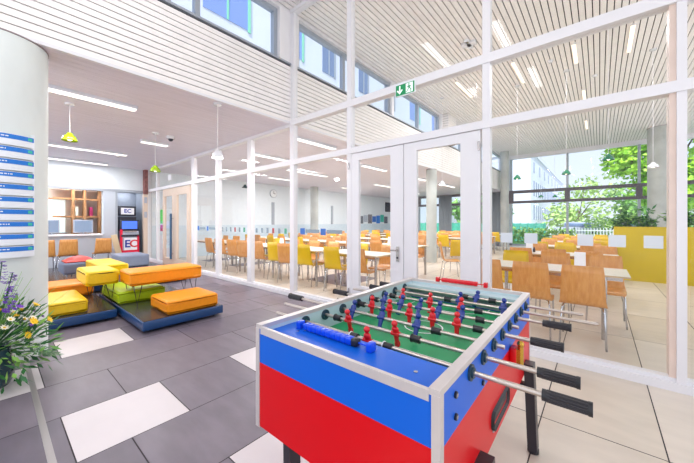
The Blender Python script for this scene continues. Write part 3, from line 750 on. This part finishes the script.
# chairs made of orange plywood at the office counter, and all dining chairs share this maker
def shell(mt, wtop=.37, wbot=.42):
    """bent plywood seat and back in one sheet; faces +Y, back at -Y"""
    prof = [(-.265, .88), (-.258, .80), (-.24, .69), (-.22, .58), (-.2, .49), (-.168, .45), (-.11, .44), (0, .435), (.1, .44), (.17, .445), (.2, .43), (.208, .415)]
    ws = [wtop-.02, wtop, wtop+.01, wtop+.02, wtop+.03, wbot, wbot, wbot, wbot-.01, wbot-.02, wbot-.03, wbot-.05]
    m = MB(); n = 7; vs = []; th = .011
    for side in (0, 1):
        for i, ((y, z), w_) in enumerate(zip(prof, ws)):
            a = Vector((prof[min(i+1, len(prof)-1)][0]-prof[max(i-1, 0)][0], prof[min(i+1, len(prof)-1)][1]-prof[max(i-1, 0)][1]))
            nn = Vector((a.y, -a.x)).normalized()
            for k in range(n):
                u = k/(n-1)*2-1; cur = .018*(u*u) if i < 5 else 0
                vs.append((u*w_/2, y+cur+(nn.x*th if side else 0), z+(nn.y*th if side else 0)))
    R = len(prof); fs = []
    for i in range(R-1):
        for k in range(n-1):
            a = i*n+k; fs.append((a, a+1, a+n+1, a+n)); b_ = R*n+a; fs.append((b_, b_+n, b_+n+1, b_+1))
    rim = [k for k in range(n)]+[i*n+n-1 for i in range(1, R)]+[(R-1)*n+k for k in range(n-2, -1, -1)]+[i*n for i in range(R-2, 0, -1)]
    for a, b_ in zip(rim, rim[1:]+rim[:1]): fs.append((a, a+R*n, b_+R*n, b_))
    m.add(vs, fs, mt, True); return m
def make_chair(mt, label, cat='chair'):
    t = thing('dining_chair', label, cat)
    obj('seat_shell', shell(mt), t, world=False)
    for sx in (-1, 1):
        l_ = MB(); l_.tube([(sx*.13, -.05, .425), (sx*.17, -.12, .42), (sx*.185, -.17, .38), (sx*.2, -.225, .0)], .0095, M['chrome'], 7); obj('leg', l_, t, world=False)
        l_ = MB(); l_.tube([(sx*.13, .05, .425), (sx*.17, .12, .42), (sx*.185, .16, .38), (sx*.2, .2, .0)], .0095, M['chrome'], 7); obj('leg', l_, t, world=False)
    l_ = MB()
    for sy in (-.05, .05): l_.cyl((-.13, sy, .425), (.13, sy, .425), .008, M['chrome'], n=7)
    obj('seat_frame', l_, t, world=False)
    return t
CH = {}
def place_chair(kind, x, y, rz, label, group=None, z=0):
    if kind not in CH:
        CH[kind] = make_chair(M[{'y': 'yellow', 'w': 'wood', 'o': 'wood'}[kind]], label); o = CH[kind]
        o.location = (x, y, z); o.rotation_euler = (0, 0, rz)
        if group: o['group'] = group
        return o
    return dup(CH[kind], (x, y, z), rz, label, group)
for (x_, y_, lb) in ((-11.15, .9, 'wooden chair at the office counter, nearest the concrete column'), (-11.15, 1.35, 'wooden chair in the middle at the office counter below the monitors'), (-11.3, 2.12, 'wooden chair at the right end of the office counter')):
    place_chair('w', x_, y_, PI/2, lb, 'chairs at the office counter')

# ---- office counter, monitors, office contents
t = thing('service_counter', 'white service counter along the office opening', 'counter', (-12.2, 1.3, 0))
m = MB(); m.box(-12.6, -11.95, .32, 2.28, .935, .975, M['paper']); obj('worktop', m, t)
for (y0, y1, lb) in ((1.0, 1.28, 'grey monitor on the office counter beside the column'), (1.66, 2.05, 'grey monitor at the right of the office counter')):
    t = thing('computer_monitor', lb, 'monitor', (-12.3, (y0+y1)/2, .975)); c_ = (y0+y1)/2
    m = MB(); m.rbox(-12.32, -12.28, y0-.04, y1+.04, 1.02, 1.42, .01, M['atmb'], 2); obj('housing', m, t)
    m = MB(); m.box(-12.28, -12.275, y0-.01, y1+.01, 1.05, 1.39, M['screend']); obj('screen', m, t)
    m = MB(); m.cyl((-12.3, c_, .985), (-12.3, c_, 1.04), .02, M['atmb']); m.box(-12.38, -12.2, c_-.12, c_+.12, .976, .988, M['atmb']); obj('stand', m, t)
t = thing('wooden_shelving', 'brown wooden shelving in the office behind the counter', 'shelving', (-13.6, 2, 0))
for y_ in (1.75, 2.05, 2.45):
    m = MB(); m.box(-13.75, -13.5, y_, y_+.07, 0, 2.9, M['officewood']); obj('upright', m, t)
for z_ in (.9, 1.5, 2.1, 2.45):
    m = MB(); m.box(-13.73, -13.52, 1.3, 2.75, z_, z_+.06, M['officewood']); obj('shelf', m, t)
for k in range(5):
    bq = MB(); y_ = 1.84+.16*k+(.06 if k > 0 else 0)+(.08 if k > 2 else 0); zz = 1.561+(k % 2)*.6; bq.box(-13.7, -13.55, y_, y_+.08, zz, zz+.3, M[['fwhite', 'jeans', 'mag', 'signw', 'orange'][k]])
    tag(obj('ring_binder', bq), '%s binder on the office shelving' % ['cream', 'dark grey', 'magenta', 'pale', 'orange'][k], 'binder', 'binders on the office shelves')
m = MB(); m.box(-13.85, -13.8, .5, 1.62, 1.0, 2.1, M['officeglow']); m.box(-13.82, -13.77, .45, 1.67, .95, 1.0, M['blind']); m.box(-13.82, -13.77, .45, 1.67, 2.1, 2.15, M['officewood']); m.box(-13.82, -13.77, 1.0, 1.04, 1, 2.1, M['blind'])
nwin += 1; st('window_%d' % nwin, m, 'bright window at the back of the office')
strip(-13.1, .6, 2.2, 3.0, .12, 'added fill strip on the office ceiling behind the counter', False, 45)  # invented strip with its area light, added to brighten the dark office
m = MB(); m.box(-12.9, -12.6, 2.8, 3.25, 2.43, 2.46, M['lamp']); tag(obj('niche_fill', m), 'small added fill panel in the top of the cash machine niche', 'ceiling light')  # glowing panel added to lift the dark niche
area('niche_fill_glow', (-12.7, 3.03, 2.425), .3, .4, 4)  # added area light brightening the niche lining

# ---- cash machine
t = thing('cash_machine', 'red and grey cash machine with lit screens in the niche', 'cash machine', (-12.1, 3.0, 0))
m = MB(); m.rbox(-12.5, -11.95, 2.74, 3.24, 0, 1.05, .02, M['atmb'], 2); m.rbox(-12.5, -12.02, 2.72, 3.26, 1.05, 1.42, .02, M['atmdark'], 2); m.box(-12.5, -12.1, 2.74, 3.2, 1.42, 1.52, M['atmdark'])
obj('body', m, t)
m = MB(); m.box(-12.0, -11.94, 2.72, 2.78, .2, 1.1, M['atmred']); m.box(-11.96, -11.935, 2.74, 3.24, 0, .42, M['atmred']); m.box(-11.96, -11.935, 3.18, 3.24, .4, .9, M['atmred']); m.box(-11.96, -11.935, 2.74, 3.24, .86, .93, M['atmdark']); obj('red_surround', m, t)
m = MB(); m.box(-11.955, -11.93, 2.82, 3.18, .42, .82, M['paper']); q = obj('logo_panel', m, t)
TX = lambda y, z, x_=-11.925: Matrix.Translation((x_, y, z)) @ Matrix.Rotation(PI/2, 4, 'Z') @ Matrix.Rotation(PI/2, 4, 'X')
text('E', .34, .003, M['ecb'], TX(2.91, .62), 'lettering', t); text('C', .34, .003, M['ecr'], TX(3.08, .62), 'lettering', t)
m = MB(); m.box(-12.02, -11.99, 2.78, 3.2, 1.12, 1.38, M['screen']); obj('screen', m, t)
m = MB(); m.box(-11.98, -11.9, 2.82, 3.16, 1.02, 1.06, M['steel']); obj('keypad', m, t)
m = MB(); m.rbox(-12.4, -12.05, 2.7, 3.18, 1.56, 1.88, .02, M['atmdark'], 2); m.box(-12.05, -12.03, 2.76, 3.12, 1.6, 1.82, M['paper']); q = obj('top_display', m, t)
text('EC', .17, .003, M['ecb'], TX(2.94, 1.71, -12.025), 'lettering', t)
m = MB(); m.rbox(-11.75, -11.72, 2.62, 2.78, .0, .95, .008, M['beige'], 2, T=Matrix.Translation((-11.73, 2.7, 0)) @ Matrix.Rotation(math.radians(12), 4, 'X') @ Matrix.Translation((11.73, -2.7, 0)))
m2 = MB()
m2.v = m.v; m2.f = m.f; m2.m = m.m; m2.sm = m.sm; m2.mats = m.mats
zmin = min(v[2] for v in m2.v); m2.v = [(a, b_, c_-zmin) for a, b_, c_ in m2.v]
tag(obj('folded_board', m2), 'beige board leaning beside the cash machine', 'board')

# ---- directory signs on the column
t = thing('directory_sign', 'curved white directory sign with blue bars on the large column', 'sign', (-4.56, .04, 1.0))
def arc(r0, r1, a0, a1, z0, z1, mt, mb, n=14):
    vs = []
    for z_ in (z0, z1):
        for r_ in (r0, r1):
            for k in range(n+1):
                a = math.radians(a0+(a1-a0)*k/n); vs.append((-4.56+r_*math.cos(a), .04+r_*math.sin(a), z_))
    q = n+1; fs = []
    for k in range(n):
        fs += [(q+k, q+k+1, 3*q+k+1, 3*q+k), (k+1, k, 2*q+k, 2*q+k+1), (2*q+k, 3*q+k, 3*q+k+1, 2*q+k+1), (k, k+1, q+k+1, q+k)]
    fs += [(0, q, 3*q, 2*q), (n, 2*q+n, 3*q+n, q+n)]
    mb.add(vs, fs, mt)
m = MB()
for a in (-38, 36): arc(.362, .385, a, a+2.2, 1.02, 2.2, M['signw'], m, 2)
obj('mounting_rail', m, t)
for k in range(10):
    z_ = 2.17-.1165*k
    m = MB(); arc(.386, .394, -36, 36, z_-.105, z_, M['signw'], m); pq = obj('sign_panel', m, t)
    m = MB(); arc(.394, .3955, -36, 36, z_-.047, z_-.004, M['signb'], m); arc(.3955, .3965, 29, 34, z_-.04, z_-.012, M['teal'], m)
    Rn = random.Random(k); a = -20
    while a < 5+Rn.uniform(-4, 12): d_ = Rn.uniform(1, 3); arc(.3955, .3962, a, a+d_, z_-.03, z_-.02, M['signw'], m, 2); a += d_+.9
    q = obj('blue_bar', m, pq)

# ---- flowers
t = thing('flower_arrangement', 'large bouquet of purple, yellow and white flowers in a dark vase before the column', 'flowers', (-3.8, .0, 0))
m = MB(); m.lathe([(.02, 0), (.1, 0), (.13, .05), (.14, .18), (.11, .3), (.115, .32), (.1, .3)], M['vase'], (-3.8, 0, 0), 28); obj('vase', m, t)
R = random.Random(11); st_ = MB(); lv = MB(); fp = MB(); fy = MB(); fw = MB()
base = Vector((-3.8, 0, .3))
def flower(mb, p, r, mt, n=9, ctr=None):
    ax = (p-base).normalized(); u = ax.cross(Vector((0, 0, 1))).normalized() if abs(ax.z) < .95 else Vector((1, 0, 0)); v = ax.cross(u)
    for k in range(n):
        t_ = 2*PI*k/n; d = u*math.cos(t_)+v*math.sin(t_)+ax*.35; mb.leaf(p, d, ax, r, r*.55, mt)
    if ctr: mb.ball(tuple(p), r*.3, ctr, 8)
for i in range(46):
    d = Vector((R.uniform(-.35, .6), R.uniform(-.75, .85), R.uniform(.35, 1))).normalized(); l_ = R.uniform(.25, .42); p = base+d*l_
    st_.tube([tuple(base), tuple(base+d*l_*.5+Vector((0, 0, .02))), tuple(p)], .003, M['leafd'], 5)
    k = i % 4
    if k == 0: flower(fy, p, .038, M['fyel'], 10, M['fyel'])
    elif k == 1: flower(fw, p, .032, M['fwhite'], 9, M['fyel'])
    elif k == 2: flower(fp, p, .035, M['purple'], 8)
for (dx, dy, h) in ((.02, .06, .72), (.05, .0, .66), (-.02, .12, .62), (.12, .1, .52)):
    tip = base+Vector((dx, dy, h)); st_.tube([tuple(base), tuple(tip)], .004, M['leafd'], 5)
    for q in range(34):
        s_ = R.random(); p = tip+Vector((0, 0, -.2))*s_+Vector((R.gauss(0, 1), R.gauss(0, 1), 0)).normalized()*(.012+.02*s_)
        flower(fp, p, .022, M['purple'], 5)
for i in range(760):
    d = Vector((abs(R.gauss(0, .7))-.35, R.gauss(0, .8), R.uniform(-.5, 1))).normalized(); p = base+d*R.uniform(.1, .4)
    lv.leaf(p, d+Vector((R.gauss(0, .4), R.gauss(0, .4), R.gauss(0, .4))), Vector((R.gauss(0, .5), R.gauss(0, .5), 1)).normalized(), R.uniform(.05, .12), R.uniform(.015, .035), M[R.choice(['leafd', 'leafd', 'leaf2'])])
for i in range(14):
    d = Vector((R.uniform(-.3, .5), R.uniform(-.2, .9), R.uniform(.6, 1.1))).normalized(); p = base+d*R.uniform(.5, .68)
    st_.tube([tuple(base+d*.1), tuple(base+d*.35), tuple(p+Vector((0, .03, -.01)))], [.003, .002, .0012], M['leaf2'], 4)
obj('stems', st_, t); obj('foliage', lv, t)
q = obj('blossoms', fp, t); q['label'] = 'purple blossoms'; q = obj('blossoms', fy, t); q['label'] = 'yellow blossoms'; q = obj('blossoms', fw, t); q['label'] = 'white blossoms'
for (dx, dy, dz, sc_) in ((.1, .22, -.02, 1), (.2, -.05, -.06, .9), (.0, .27, -.1, .8)):   # split monstera leaves
    c_ = base+Vector((dx, dy, dz)); m = MB(); dr = Vector((dx, dy, -.12)).normalized(); sd_ = dr.cross(Vector((0, 0, 1))).normalized()
    m.tube([tuple(base), tuple(c_)], .004, M['leafd'], 5)
    for s_ in (-1, 1):
        for k in range(7):
            u = k/6; a = c_+dr*.17*sc_*u*1.1; e = a+(sd_*s_*(.1*math.sin(PI*(.25+.7*u)))+dr*.04)*sc_
            m.add([a-dr*.013, a+dr*.013, e+dr*.009, e-dr*.011], [(0, 1, 2, 3)], M['leafd'])
    obj('monstera_leaf', m, t)

# ================================================ DINING FURNITURE
def make_table(x0, x1, y0, y1, label, group='dining tables', inset=.06):
    t = thing('dining_table', label, 'table', ((x0+x1)/2, (y0+y1)/2, 0), group)
    m = MB(); m.box(x0, x1, y0, y1, .728, .75, M['ttop']); m.box(x0-.002, x1+.002, y0-.002, y1+.002, .73, .746, M['tedge']); obj('tabletop', m, t)
    for a in (x0+inset, x1-inset):
        for b_ in (y0+.06, y1-.06):
            l_ = MB(); l_.cyl((a, b_, 0), (a, b_, .728), .026, M['steel'], n=12); obj('leg', l_, t)
    m = MB(); m.box(x0+.06, x1-.06, y0+.08, y0+.1, .68, .727, M['steel']); m.box(x0+.06, x1-.06, y1-.1, y1-.08, .68, .727, M['steel']); obj('apron', m, t)
ORD = ['first', 'second', 'third', 'fourth', 'fifth', 'sixth', 'seventh', 'eighth', 'ninth', 'tenth', 'eleventh', 'twelfth', 'thirteenth', 'fourteenth', 'fifteenth', 'sixteenth']
R = random.Random(21)
rows = [(4.83, 'nearest'), (7.0, 'second'), (9.2, 'third'), (11.4, 'fourth'), (13.6, 'fifth'), (15.8, 'sixth')]
front_left = {0: 'w', 1: 'y', 2: 'y', 3: 'w', 4: 'y', 5: 'w', 6: 'w', 7: 'w', 8: 'w', 9: 'w'}
front_x = [-3.35, -3.95, -4.8, -5.38, -5.85, -6.45, -7.1, -7.6, -8.3, -8.9]
fixed_right = {(0, 'near'): 'www', (0, 'far'): 'yww', (1, 'near'): 'www', (1, 'far'): 'wyw', (2, 'near'): 'yyw', (2, 'far'): 'wwy'}
for ri, (yc, rn) in enumerate(rows):
    # right block, one table of three a side, further blocks to the right behind the yellow partition omitted
    if ri < 5:
        x0, x1 = -1.32, .26
        make_table(x0, x1, yc-.36, yc+.36, 'white topped dining table in the %s row of the right hand block' % rn, inset=.22)
        for side, dy, rz in (('near', -.43, 0), ('far', .56, PI)):
            pat = fixed_right.get((ri, side)) or ''.join(R.choice('wwy') for _ in range(3))
            for k, (c_, kx) in enumerate(zip(pat, (-1.12, -.63, -.145) if side == 'near' else (-1.06, -.52, .06))):
                nm_ = 'yellow' if c_ == 'y' else 'wooden'
                jx = R.uniform(-.02, .02) if ri else 0
                place_chair(c_, kx+jx, yc+dy+(R.uniform(-.04, .04) if ri else -.06), rz+R.uniform(-.05, .05)*(1 if ri else .3), '%s dining chair, %s from left, %s side, %s table of right block' % (nm_, ORD[k], side, rn), 'dining chairs of the right block')
    # left blocks
    tn = 0; cn = {'near': 0, 'far': 0}
    xr = -2.97 if ri == 0 else -3.35
    yl = yc-.5
    while xr > -11.2 and tn < 5:
        x0, x1 = xr-1.36, xr
        if any(x0-.45 < cx_ < x1+.45 and yc-.75 < cy_ < yc+1.5 for cx_, cy_ in ((-4.35, 9.6), (-11.2, 10.7), (-8.7, 15.4))): xr -= 1.5; tn += 1; cn['near'] += 2; cn['far'] += 2; continue
        make_table(x0, x1, yl, yl+.72, 'pale dining table, %s from the door in the %s row of the left block' % (ORD[tn], rn))
        for side, dy, rz in (('near', .1, .18 if ri == 0 else 0), ('far', .72, PI)):
            for k, kx in enumerate((x1-.38, x0+.32)):
                i = cn[side]; cn[side] += 1
                if R.random() < .06 and ri > 0: continue
                c_ = front_left.get(i, 'w') if (ri == 0 and side == 'near') else R.choice('wwwy')
                if ri == 0 and side == 'near': kx = front_x[i]
                place_chair(c_, kx+R.uniform(-.04, .04)*(ri > 0), yl+dy+R.uniform(-.04, .04), rz+R.uniform(-.1, .1), '%s dining chair, %s from door, %s side, %s row of left block' % ('yellow' if c_ == 'y' else 'wooden', ORD[i], side, rn), 'dining chairs of the left block')
        xr -= 1.5; tn += 1
# chair pulled out in the aisle, turned sideways
place_chair('w', -2.72, 7.1, math.radians(-60), 'wooden dining chair turned sideways in the aisle beyond the right door leaf')
place_chair('y', -2.95, 8.2, math.radians(20), 'yellow dining chair in the aisle behind the sideways wooden one')
# things standing on tables
def on_table(name, label, cat, x_, y_, mk, group=None):
    m = MB(); mk(m, x_, y_, .75); return tag(obj(name, m, loc=(x_, y_, .75)), label, cat, group)
def card(m, x_, y_, z_): m.add([(x_-.06, y_-.04, z_), (x_+.06, y_-.04, z_), (x_+.06, y_, z_+.2), (x_-.06, y_, z_+.2), (x_-.06, y_+.04, z_), (x_+.06, y_+.04, z_)], [(0, 1, 2, 3), (3, 2, 5, 4), (0, 3, 4), (1, 5, 2)], M['paper'])
on_table('menu_card', 'white folded menu card on the nearest table, right hand block', 'menu card', -.2, 5.05, card)
on_table('menu_card', 'white folded menu card on the second table, right hand block', 'menu card', -1.1, 7.1, card)
def shaker(m, x_, y_, z_): m.lathe([(.001, 0), (.022, 0), (.024, .05), (.014, .075), (.014, .095), (.001, .1)], M['blackmetal'], (x_, y_, z_), 12)
on_table('salt_shaker', 'small dark shaker on the nearest table, right hand block', 'shaker', -1.0, 6.98, shaker)
for k, (x_, y_) in enumerate(((-6.1, 4.7), (-7.6, 4.7), (-5.4, 6.85), (-4.3, 6.9))):
    on_table('menu_card', 'white folded menu card, %s of those on the left block tables' % ['nearest on the left', 'far left', 'second row left', 'second row right'][k], 'menu card', x_, y_, card)
# ---- yellow planter partition with plants
t = thing('planter_partition', 'tall yellow planter partition at the right of the dining hall', 'partition', (1.1, 9.65, 0))
m = MB(); m.box(.26, 2.6, 9.5, 9.53, 0, 1.24, M['pyellow']); m.box(.26, 2.6, 9.77, 9.8, 0, 1.24, M['pyellow']); m.box(.26, .29, 9.53, 9.77, 0, 1.24, M['pyellow']); m.box(2.57, 2.6, 9.53, 9.77, 0, 1.24, M['pyellow']); obj('panel', m, t)
m = MB(); m.box(.29, 2.57, 9.53, 9.77, 1.1, 1.16, M['bark']); obj('soil', m, t)
for k, (px_, lb) in enumerate(((.62, 'bushy dark green plant in the yellow planter, left one'), (1.45, 'bushy dark green plant in the yellow planter, right one'))):
    t = thing('potted_plant', lb, 'plant', (px_, 9.65, 1.16)); m = MB(); R = random.Random(k+40)
    s_ = MB()
    for i in range(24):
        d = Vector((R.gauss(0, .8), R.gauss(0, .4), R.uniform(.5, 1.3))).normalized(); tip = Vector((px_, 9.65, 1.16))+d*R.uniform(.3, .6)+Vector((0, 0, -.02)); s_.tube([(px_, 9.65, 1.15), tuple(tip)], .004, M['leafd'], 4)
        for q in range(24):
            p = Vector((px_, 9.65, 1.16)).lerp(tip, R.uniform(.45, 1)); m.leaf(p, Vector((R.gauss(0, 1), R.gauss(0, 1), R.gauss(-.1, .5))), Vector((R.gauss(0, .6), R.gauss(0, .6), 1)).normalized(), R.uniform(.09, .16), .045, M['leafd' if R.random() < .6 else 'leaf2'])
    obj('foliage', m, t); obj('stems', s_, t)
# ---- wall items in the dining hall
t = thing('wall_clock', 'round white clock on the dining hall side wall', 'clock', (XW+.03, 8.81, 2.72))
m = MB(); m.cyl((XW+.0, 8.81, 2.72), (XW+.05, 8.81, 2.72), .2, M['blind'], n=32); obj('rim', m, t)
m = MB(); m.cyl((XW+.05, 8.81, 2.72), (XW+.055, 8.81, 2.72), .18, M['clockf'], n=32); obj('face', m, t)
m = MB(); m.box(XW+.056, XW+.06, 8.80, 8.82, 2.72, 2.86, M['black']); m.box(XW+.056, XW+.06, 8.81, 8.91, 2.71, 2.73, M['black']); obj('hands', m, t)
m = MB(); m.add([(XW+.02, 7.18, 2.9), (XW+.02, 7.42, 2.9), (XW+.02, 7.34, 3.02), (XW+.02, 7.26, 3.02)], [(0, 1, 2, 3)], M['vase']); m.box(XW, XW+.02, 7.15, 7.45, 2.86, 2.9, M['vase']); tag(obj('exit_marker', m), 'small dark green marker sign high on the dining side wall', 'sign')
for k in range(7):
    m = MB(); a = 15.6+k*.5; m.box(XW, XW+.03, a, a+.42, 1.25+.1*(k % 2), 1.75+.06*(k % 3), M[['jeans', 'atmb', 'darkframe', 'decalb', 'signb', 'teal', 'jeans'][k]])
    tag(obj('wall_picture', m), '%s picture at the back of the side wall, %s from the left' % (['grey', 'silver', 'brownish', 'pale blue', 'blue', 'teal', 'dark grey'][k], ORD[k]), 'picture', 'pictures on the far dining wall')
m = MB(); m.rbox(XW+.02, XW+.08, 18.7, 19.4, 2.1, 2.8, .02, M['atmdark'], 2); tag(obj('wall_television', m), 'dark television mounted high on the side wall at the back', 'television')
for k, (a, b_) in enumerate(((-8.25, -7.4), (-5.0, -4.45))):
    m = MB(); n = 24; vs = []
    for z_ in (.02, ZL-.02):
        for i in range(n+1): vs.append((a+(b_-a)*i/n, YN-.22+.04*math.sin(i*1.9), z_))
    for z_ in (.02, ZL-.02):
        for i in range(n+1): vs.append((a+(b_-a)*i/n, YN-.21+.04*math.sin(i*1.9), z_))
    q = n+1; fs = [(i, i+1, q+i+1, q+i) for i in range(n)]+[(2*q+i+1, 2*q+i, 3*q+i, 3*q+i+1) for i in range(n)]+[(q+i, q+i+1, 3*q+i+1, 3*q+i) for i in range(n)]
    m.add(vs, fs, M['curtain'], True); m.cyl((a-.1, YN-.215, ZL-.03), (b_+.1, YN-.215, ZL-.03), .02, M['steel'])
    tag(obj('window_curtain', m), 'grey hanging curtain at the far window, %s one' % ('left' if k == 0 else 'right'), 'curtain')

# ================================================ LAMPS AND CEILING FITTINGS
low = [(-5.52, .15, 1.46, 'long white strip light on the low ceiling nearest the column'), (-7.6, 2.1, 2.62, 'short strip light on the low ceiling beside the dome camera'), (-7.55, -.2, .62, 'strip light ending beside the column top'),
       (-9.5, .5, 2.3, 'strip light crossing the middle of the lounge ceiling'), (-11.5, .95, 2.3, 'strip light close to the office counter wall'),
       (-4.85, 4.05, 5.3, 'strip light under the low ceiling just behind the glass'), (-6.8, 4.3, 5.5, 'strip light second behind the glass from the fascia'),
       (-8.0, 6.4, 8.3, 'long strip light above the left dining tables'), (-5.6, 7.4, 8.7, 'strip light above the second dining row'), (-5.6, 10.4, 11.8, 'strip light above the third dining row'), (-9.9, 7.0, 8.4, 'strip light near the dining side wall'),
       (-8.0, 11.5, 13.4, 'strip light at the back left of the dining hall'), (-5.6, 13.6, 15, 'strip light far back under the low ceiling'), (-10, 11.5, 13, 'strip light far back near the side wall'), (-8.6, 15.5, 17.2, 'strip light furthest back on the left')]
for x_, y0, y1, lb in low: strip(x_, y0, y1, ZL, .14, lb, False, 24 if y0 < 3.5 else 40)
high = [(-.43, 8.1, 9.1, 'warm strip light in the high ceiling, left of the long middle one'), (.5, 8.05, 9.27, 'warm strip light in the high ceiling furthest right'), (-.36, 11.1, 12.6, 'warm strip light further back in the high ceiling'),
        (-1.6, 8.07, 9.44, 'warm strip light in the high ceiling beside the tall post'), (-3.0, 8.2, 9.5, 'warm strip light left of the tall post'), (-1.6, 12, 13.3, 'warm strip light far back in the middle'), (-.4, 14.5, 15.8, 'warm strip light near the far window'), (-2.9, 12, 13.3, 'warm strip light far back on the left')]
for x_, y0, y1, lb in high: strip(x_, y0, y1, ZH+.03, .085, lb, True, 20, .05)
# lobby luminaires above the camera (out of frame, they light the lobby)
for x_, y0, y1, lb in ((-1.52, -.4, 1.0, 'white strip light on the lobby ceiling above the foosball table'), (-2.83, -.3, 1.2, 'white strip light on the lobby ceiling left of the foosball table'), (-1.3, -2.8, -1.4, 'white strip light on the lobby ceiling towards the entrance'), (-2.8, -3, -1.6, 'white strip light on the lobby ceiling towards the entrance and column')):
    strip(x_, y0, y1, ZH, .17, lb, False, 12, .05)
def pendant(x_, y_, z_, ztop, mt, lb, r=.095, lit=False):
    t = thing('pendant_lamp', lb, 'pendant lamp', (x_, y_, z_), 'pendant lamps')
    m = MB(); m.lathe([(.02, .12), (.03, .118), (.045, .09), (.075, .06), (r, 0), (r*.98, -.004), (.07, .052), (.04, .082), (.018, .1)], M[mt], (x_, y_, z_), 24); obj('shade', m, t)
    m = MB(); m.ball((x_, y_, z_+.03), .035, M['bulb'], 12); obj('bulb', m, t)
    m = MB(); m.cyl((x_, y_, z_+.11), (x_, y_, ztop), .005, M['white'], n=6); obj('cord', m, t)
    m = MB(); m.cyl((x_, y_, ztop-.03), (x_, y_, ztop), .06, M['wshade'], n=20); obj('ceiling_rose', m, t)
    if lit:
        d = bpy.data.lights.new('pendant_glow', 'POINT'); d.energy = 12; d.shadow_soft_size = .05; a = bpy.data.objects.new('pendant_glow', d); COL.objects.link(a); a.location = (x_, y_, z_-.03)
pendant(-6.13, .77, 2.58, ZL, 'lgreen', 'lime green pendant lamp hanging over the lounge nearest the column')
pendant(-6.8, 2.12, 2.36, ZL, 'lgreen', 'lime green pendant lamp hanging by the far end of the partition')
pendant(-4.42, 2.21, 2.32, ZL, 'wshade', 'glowing white pendant lamp hanging at the fascia edge', .085, True)
for x_, y_, mt, lb in ((.13, 7.77, 'dgreen', 'dark green pendant lamp right of the window mullion'), (-.65, 9.41, 'dgreen', 'dark green pendant lamp in front of the window mullion'), (-1.78, 9.57, 'dgreen', 'dark green pendant lamp before the white building corner'),
                       (-2.19, 17.3, 'dgreen', 'dark green pendant lamp, left of the two small ones at the far window'), (-1.67, 17.7, 'dgreen', 'dark green pendant lamp, right of the two small ones at the far window'), (.91, 9.5, 'wshade', 'white pendant lamp before the round column at the right')):
    pendant(x_, y_, 2.56, ZH, mt, lb, .1 if y_ < 15 else .11)
pendant(-3.73, 9.0, 2.5, ZH, 'wshade', 'glowing white pendant lamp seen through the right door leaf', .1, True)
# dome camera and detectors
t = thing('security_camera', 'white dome security camera on the low ceiling', 'camera', (-6.85, 2.42, ZL))
m = MB(); m.cyl((-6.85, 2.42, ZL-.06), (-6.85, 2.42, ZL), .075, M['wshade'], n=24); obj('housing', m, t)
m = MB(); m.ball((-6.85, 2.42, ZL-.06), .05, M['atmdark'], 16); obj('lens_dome', m, t)
for x_, y_, z_, lb in ((-9.9, 2.2, ZL, 'small round smoke detector on the lounge ceiling'), (-2.15, 6.5, ZH, 'round smoke detector left of the tall post on the high ceiling'), (-.9, 8.6, ZH, 'round smoke detector between the warm strip lights'), (-.1, 10.2, ZH, 'round smoke detector further back on the high ceiling'), (-6.3, 5.6, ZL, 'smoke detector on the low dining ceiling')):
    m = MB(); m.lathe([(.001, -.05), (.035, -.05), (.055, -.02), (.055, 0)], M['wshade'], (x_, y_, z_), 20); tag(obj('smoke_detector', m, loc=(x_, y_, z_)), lb, 'smoke detector')
m = MB(); m.rbox(-2.3, -2.0, 6.55, 6.7, ZH-.05, ZH, .01, M['wshade'], 2); m.rbox(-2.2, -2.1, 6.45, 6.8, ZH-.05, ZH-.001, .01, M['wshade'], 2); tag(obj('wireless_router', m, loc=(-2.15, 6.6, ZH)), 'white cross shaped access unit on the high ceiling left of the tall post', 'router')
# exit sign
t = thing('exit_sign', 'green emergency exit sign with arrow and running figure on the upper transom', 'exit sign', (-1.945, YG-.07, 3.09))
y_ = YG-.075
m = MB(); m.box(-2.09, -1.80, y_, YG-.055, 3.01, 3.17, M['signw']); obj('housing', m, t)
m = MB(); m.box(-2.08, -1.81, y_-.003, y_, 3.02, 3.16, M['exitg']); obj('sign_face', m, t)
m = MB(); q = y_-.0045; E_ = M['exitw']
def poly(pts): m.add([(a, q, b_) for a, b_ in pts]+[(a, q+.0012, b_) for a, b_ in pts], [tuple(range(len(pts))), tuple(range(2*len(pts)-1, len(pts)-1, -1))], E_)
poly([(-2.03, 3.145), (-2.01, 3.145), (-2.01, 3.07), (-2.03, 3.07)]); poly([(-2.065, 3.085), (-2.02, 3.035), (-1.975, 3.085), (-1.99, 3.095), (-2.02, 3.06), (-2.05, 3.095)])
poly([(-1.93, 3.03), (-1.83, 3.03), (-1.83, 3.15), (-1.93, 3.15)])
obj('arrow_mark', m, t)
m = MB(); q = y_-.006; E_ = M['exitg']
poly([(-1.885+.011*math.cos(k*PI/5), 3.133+.011*math.sin(k*PI/5)) for k in range(10)])
poly([(-1.9, 3.118), (-1.872, 3.118), (-1.868, 3.08), (-1.89, 3.08)]); poly([(-1.89, 3.085), (-1.878, 3.085), (-1.9, 3.06), (-1.918, 3.035), (-1.925, 3.042), (-1.908, 3.065)])
poly([(-1.88, 3.083), (-1.868, 3.083), (-1.848, 3.065), (-1.855, 3.035), (-1.865, 3.035), (-1.862, 3.062)]); poly([(-1.9, 3.118), (-1.918, 3.1), (-1.912, 3.093), (-1.895, 3.108)]); poly([(-1.872, 3.118), (-1.85, 3.1), (-1.856, 3.093), (-1.875, 3.107)])
obj('running_figure', m, t)
m = MB(); m.box(-10.1, -9.85, YG-.07, YG-.05, 2.62, 2.78, M['signw']); tag(obj('notice_plate', m), 'small white plate on the glass above the pale wooden door', 'sign')
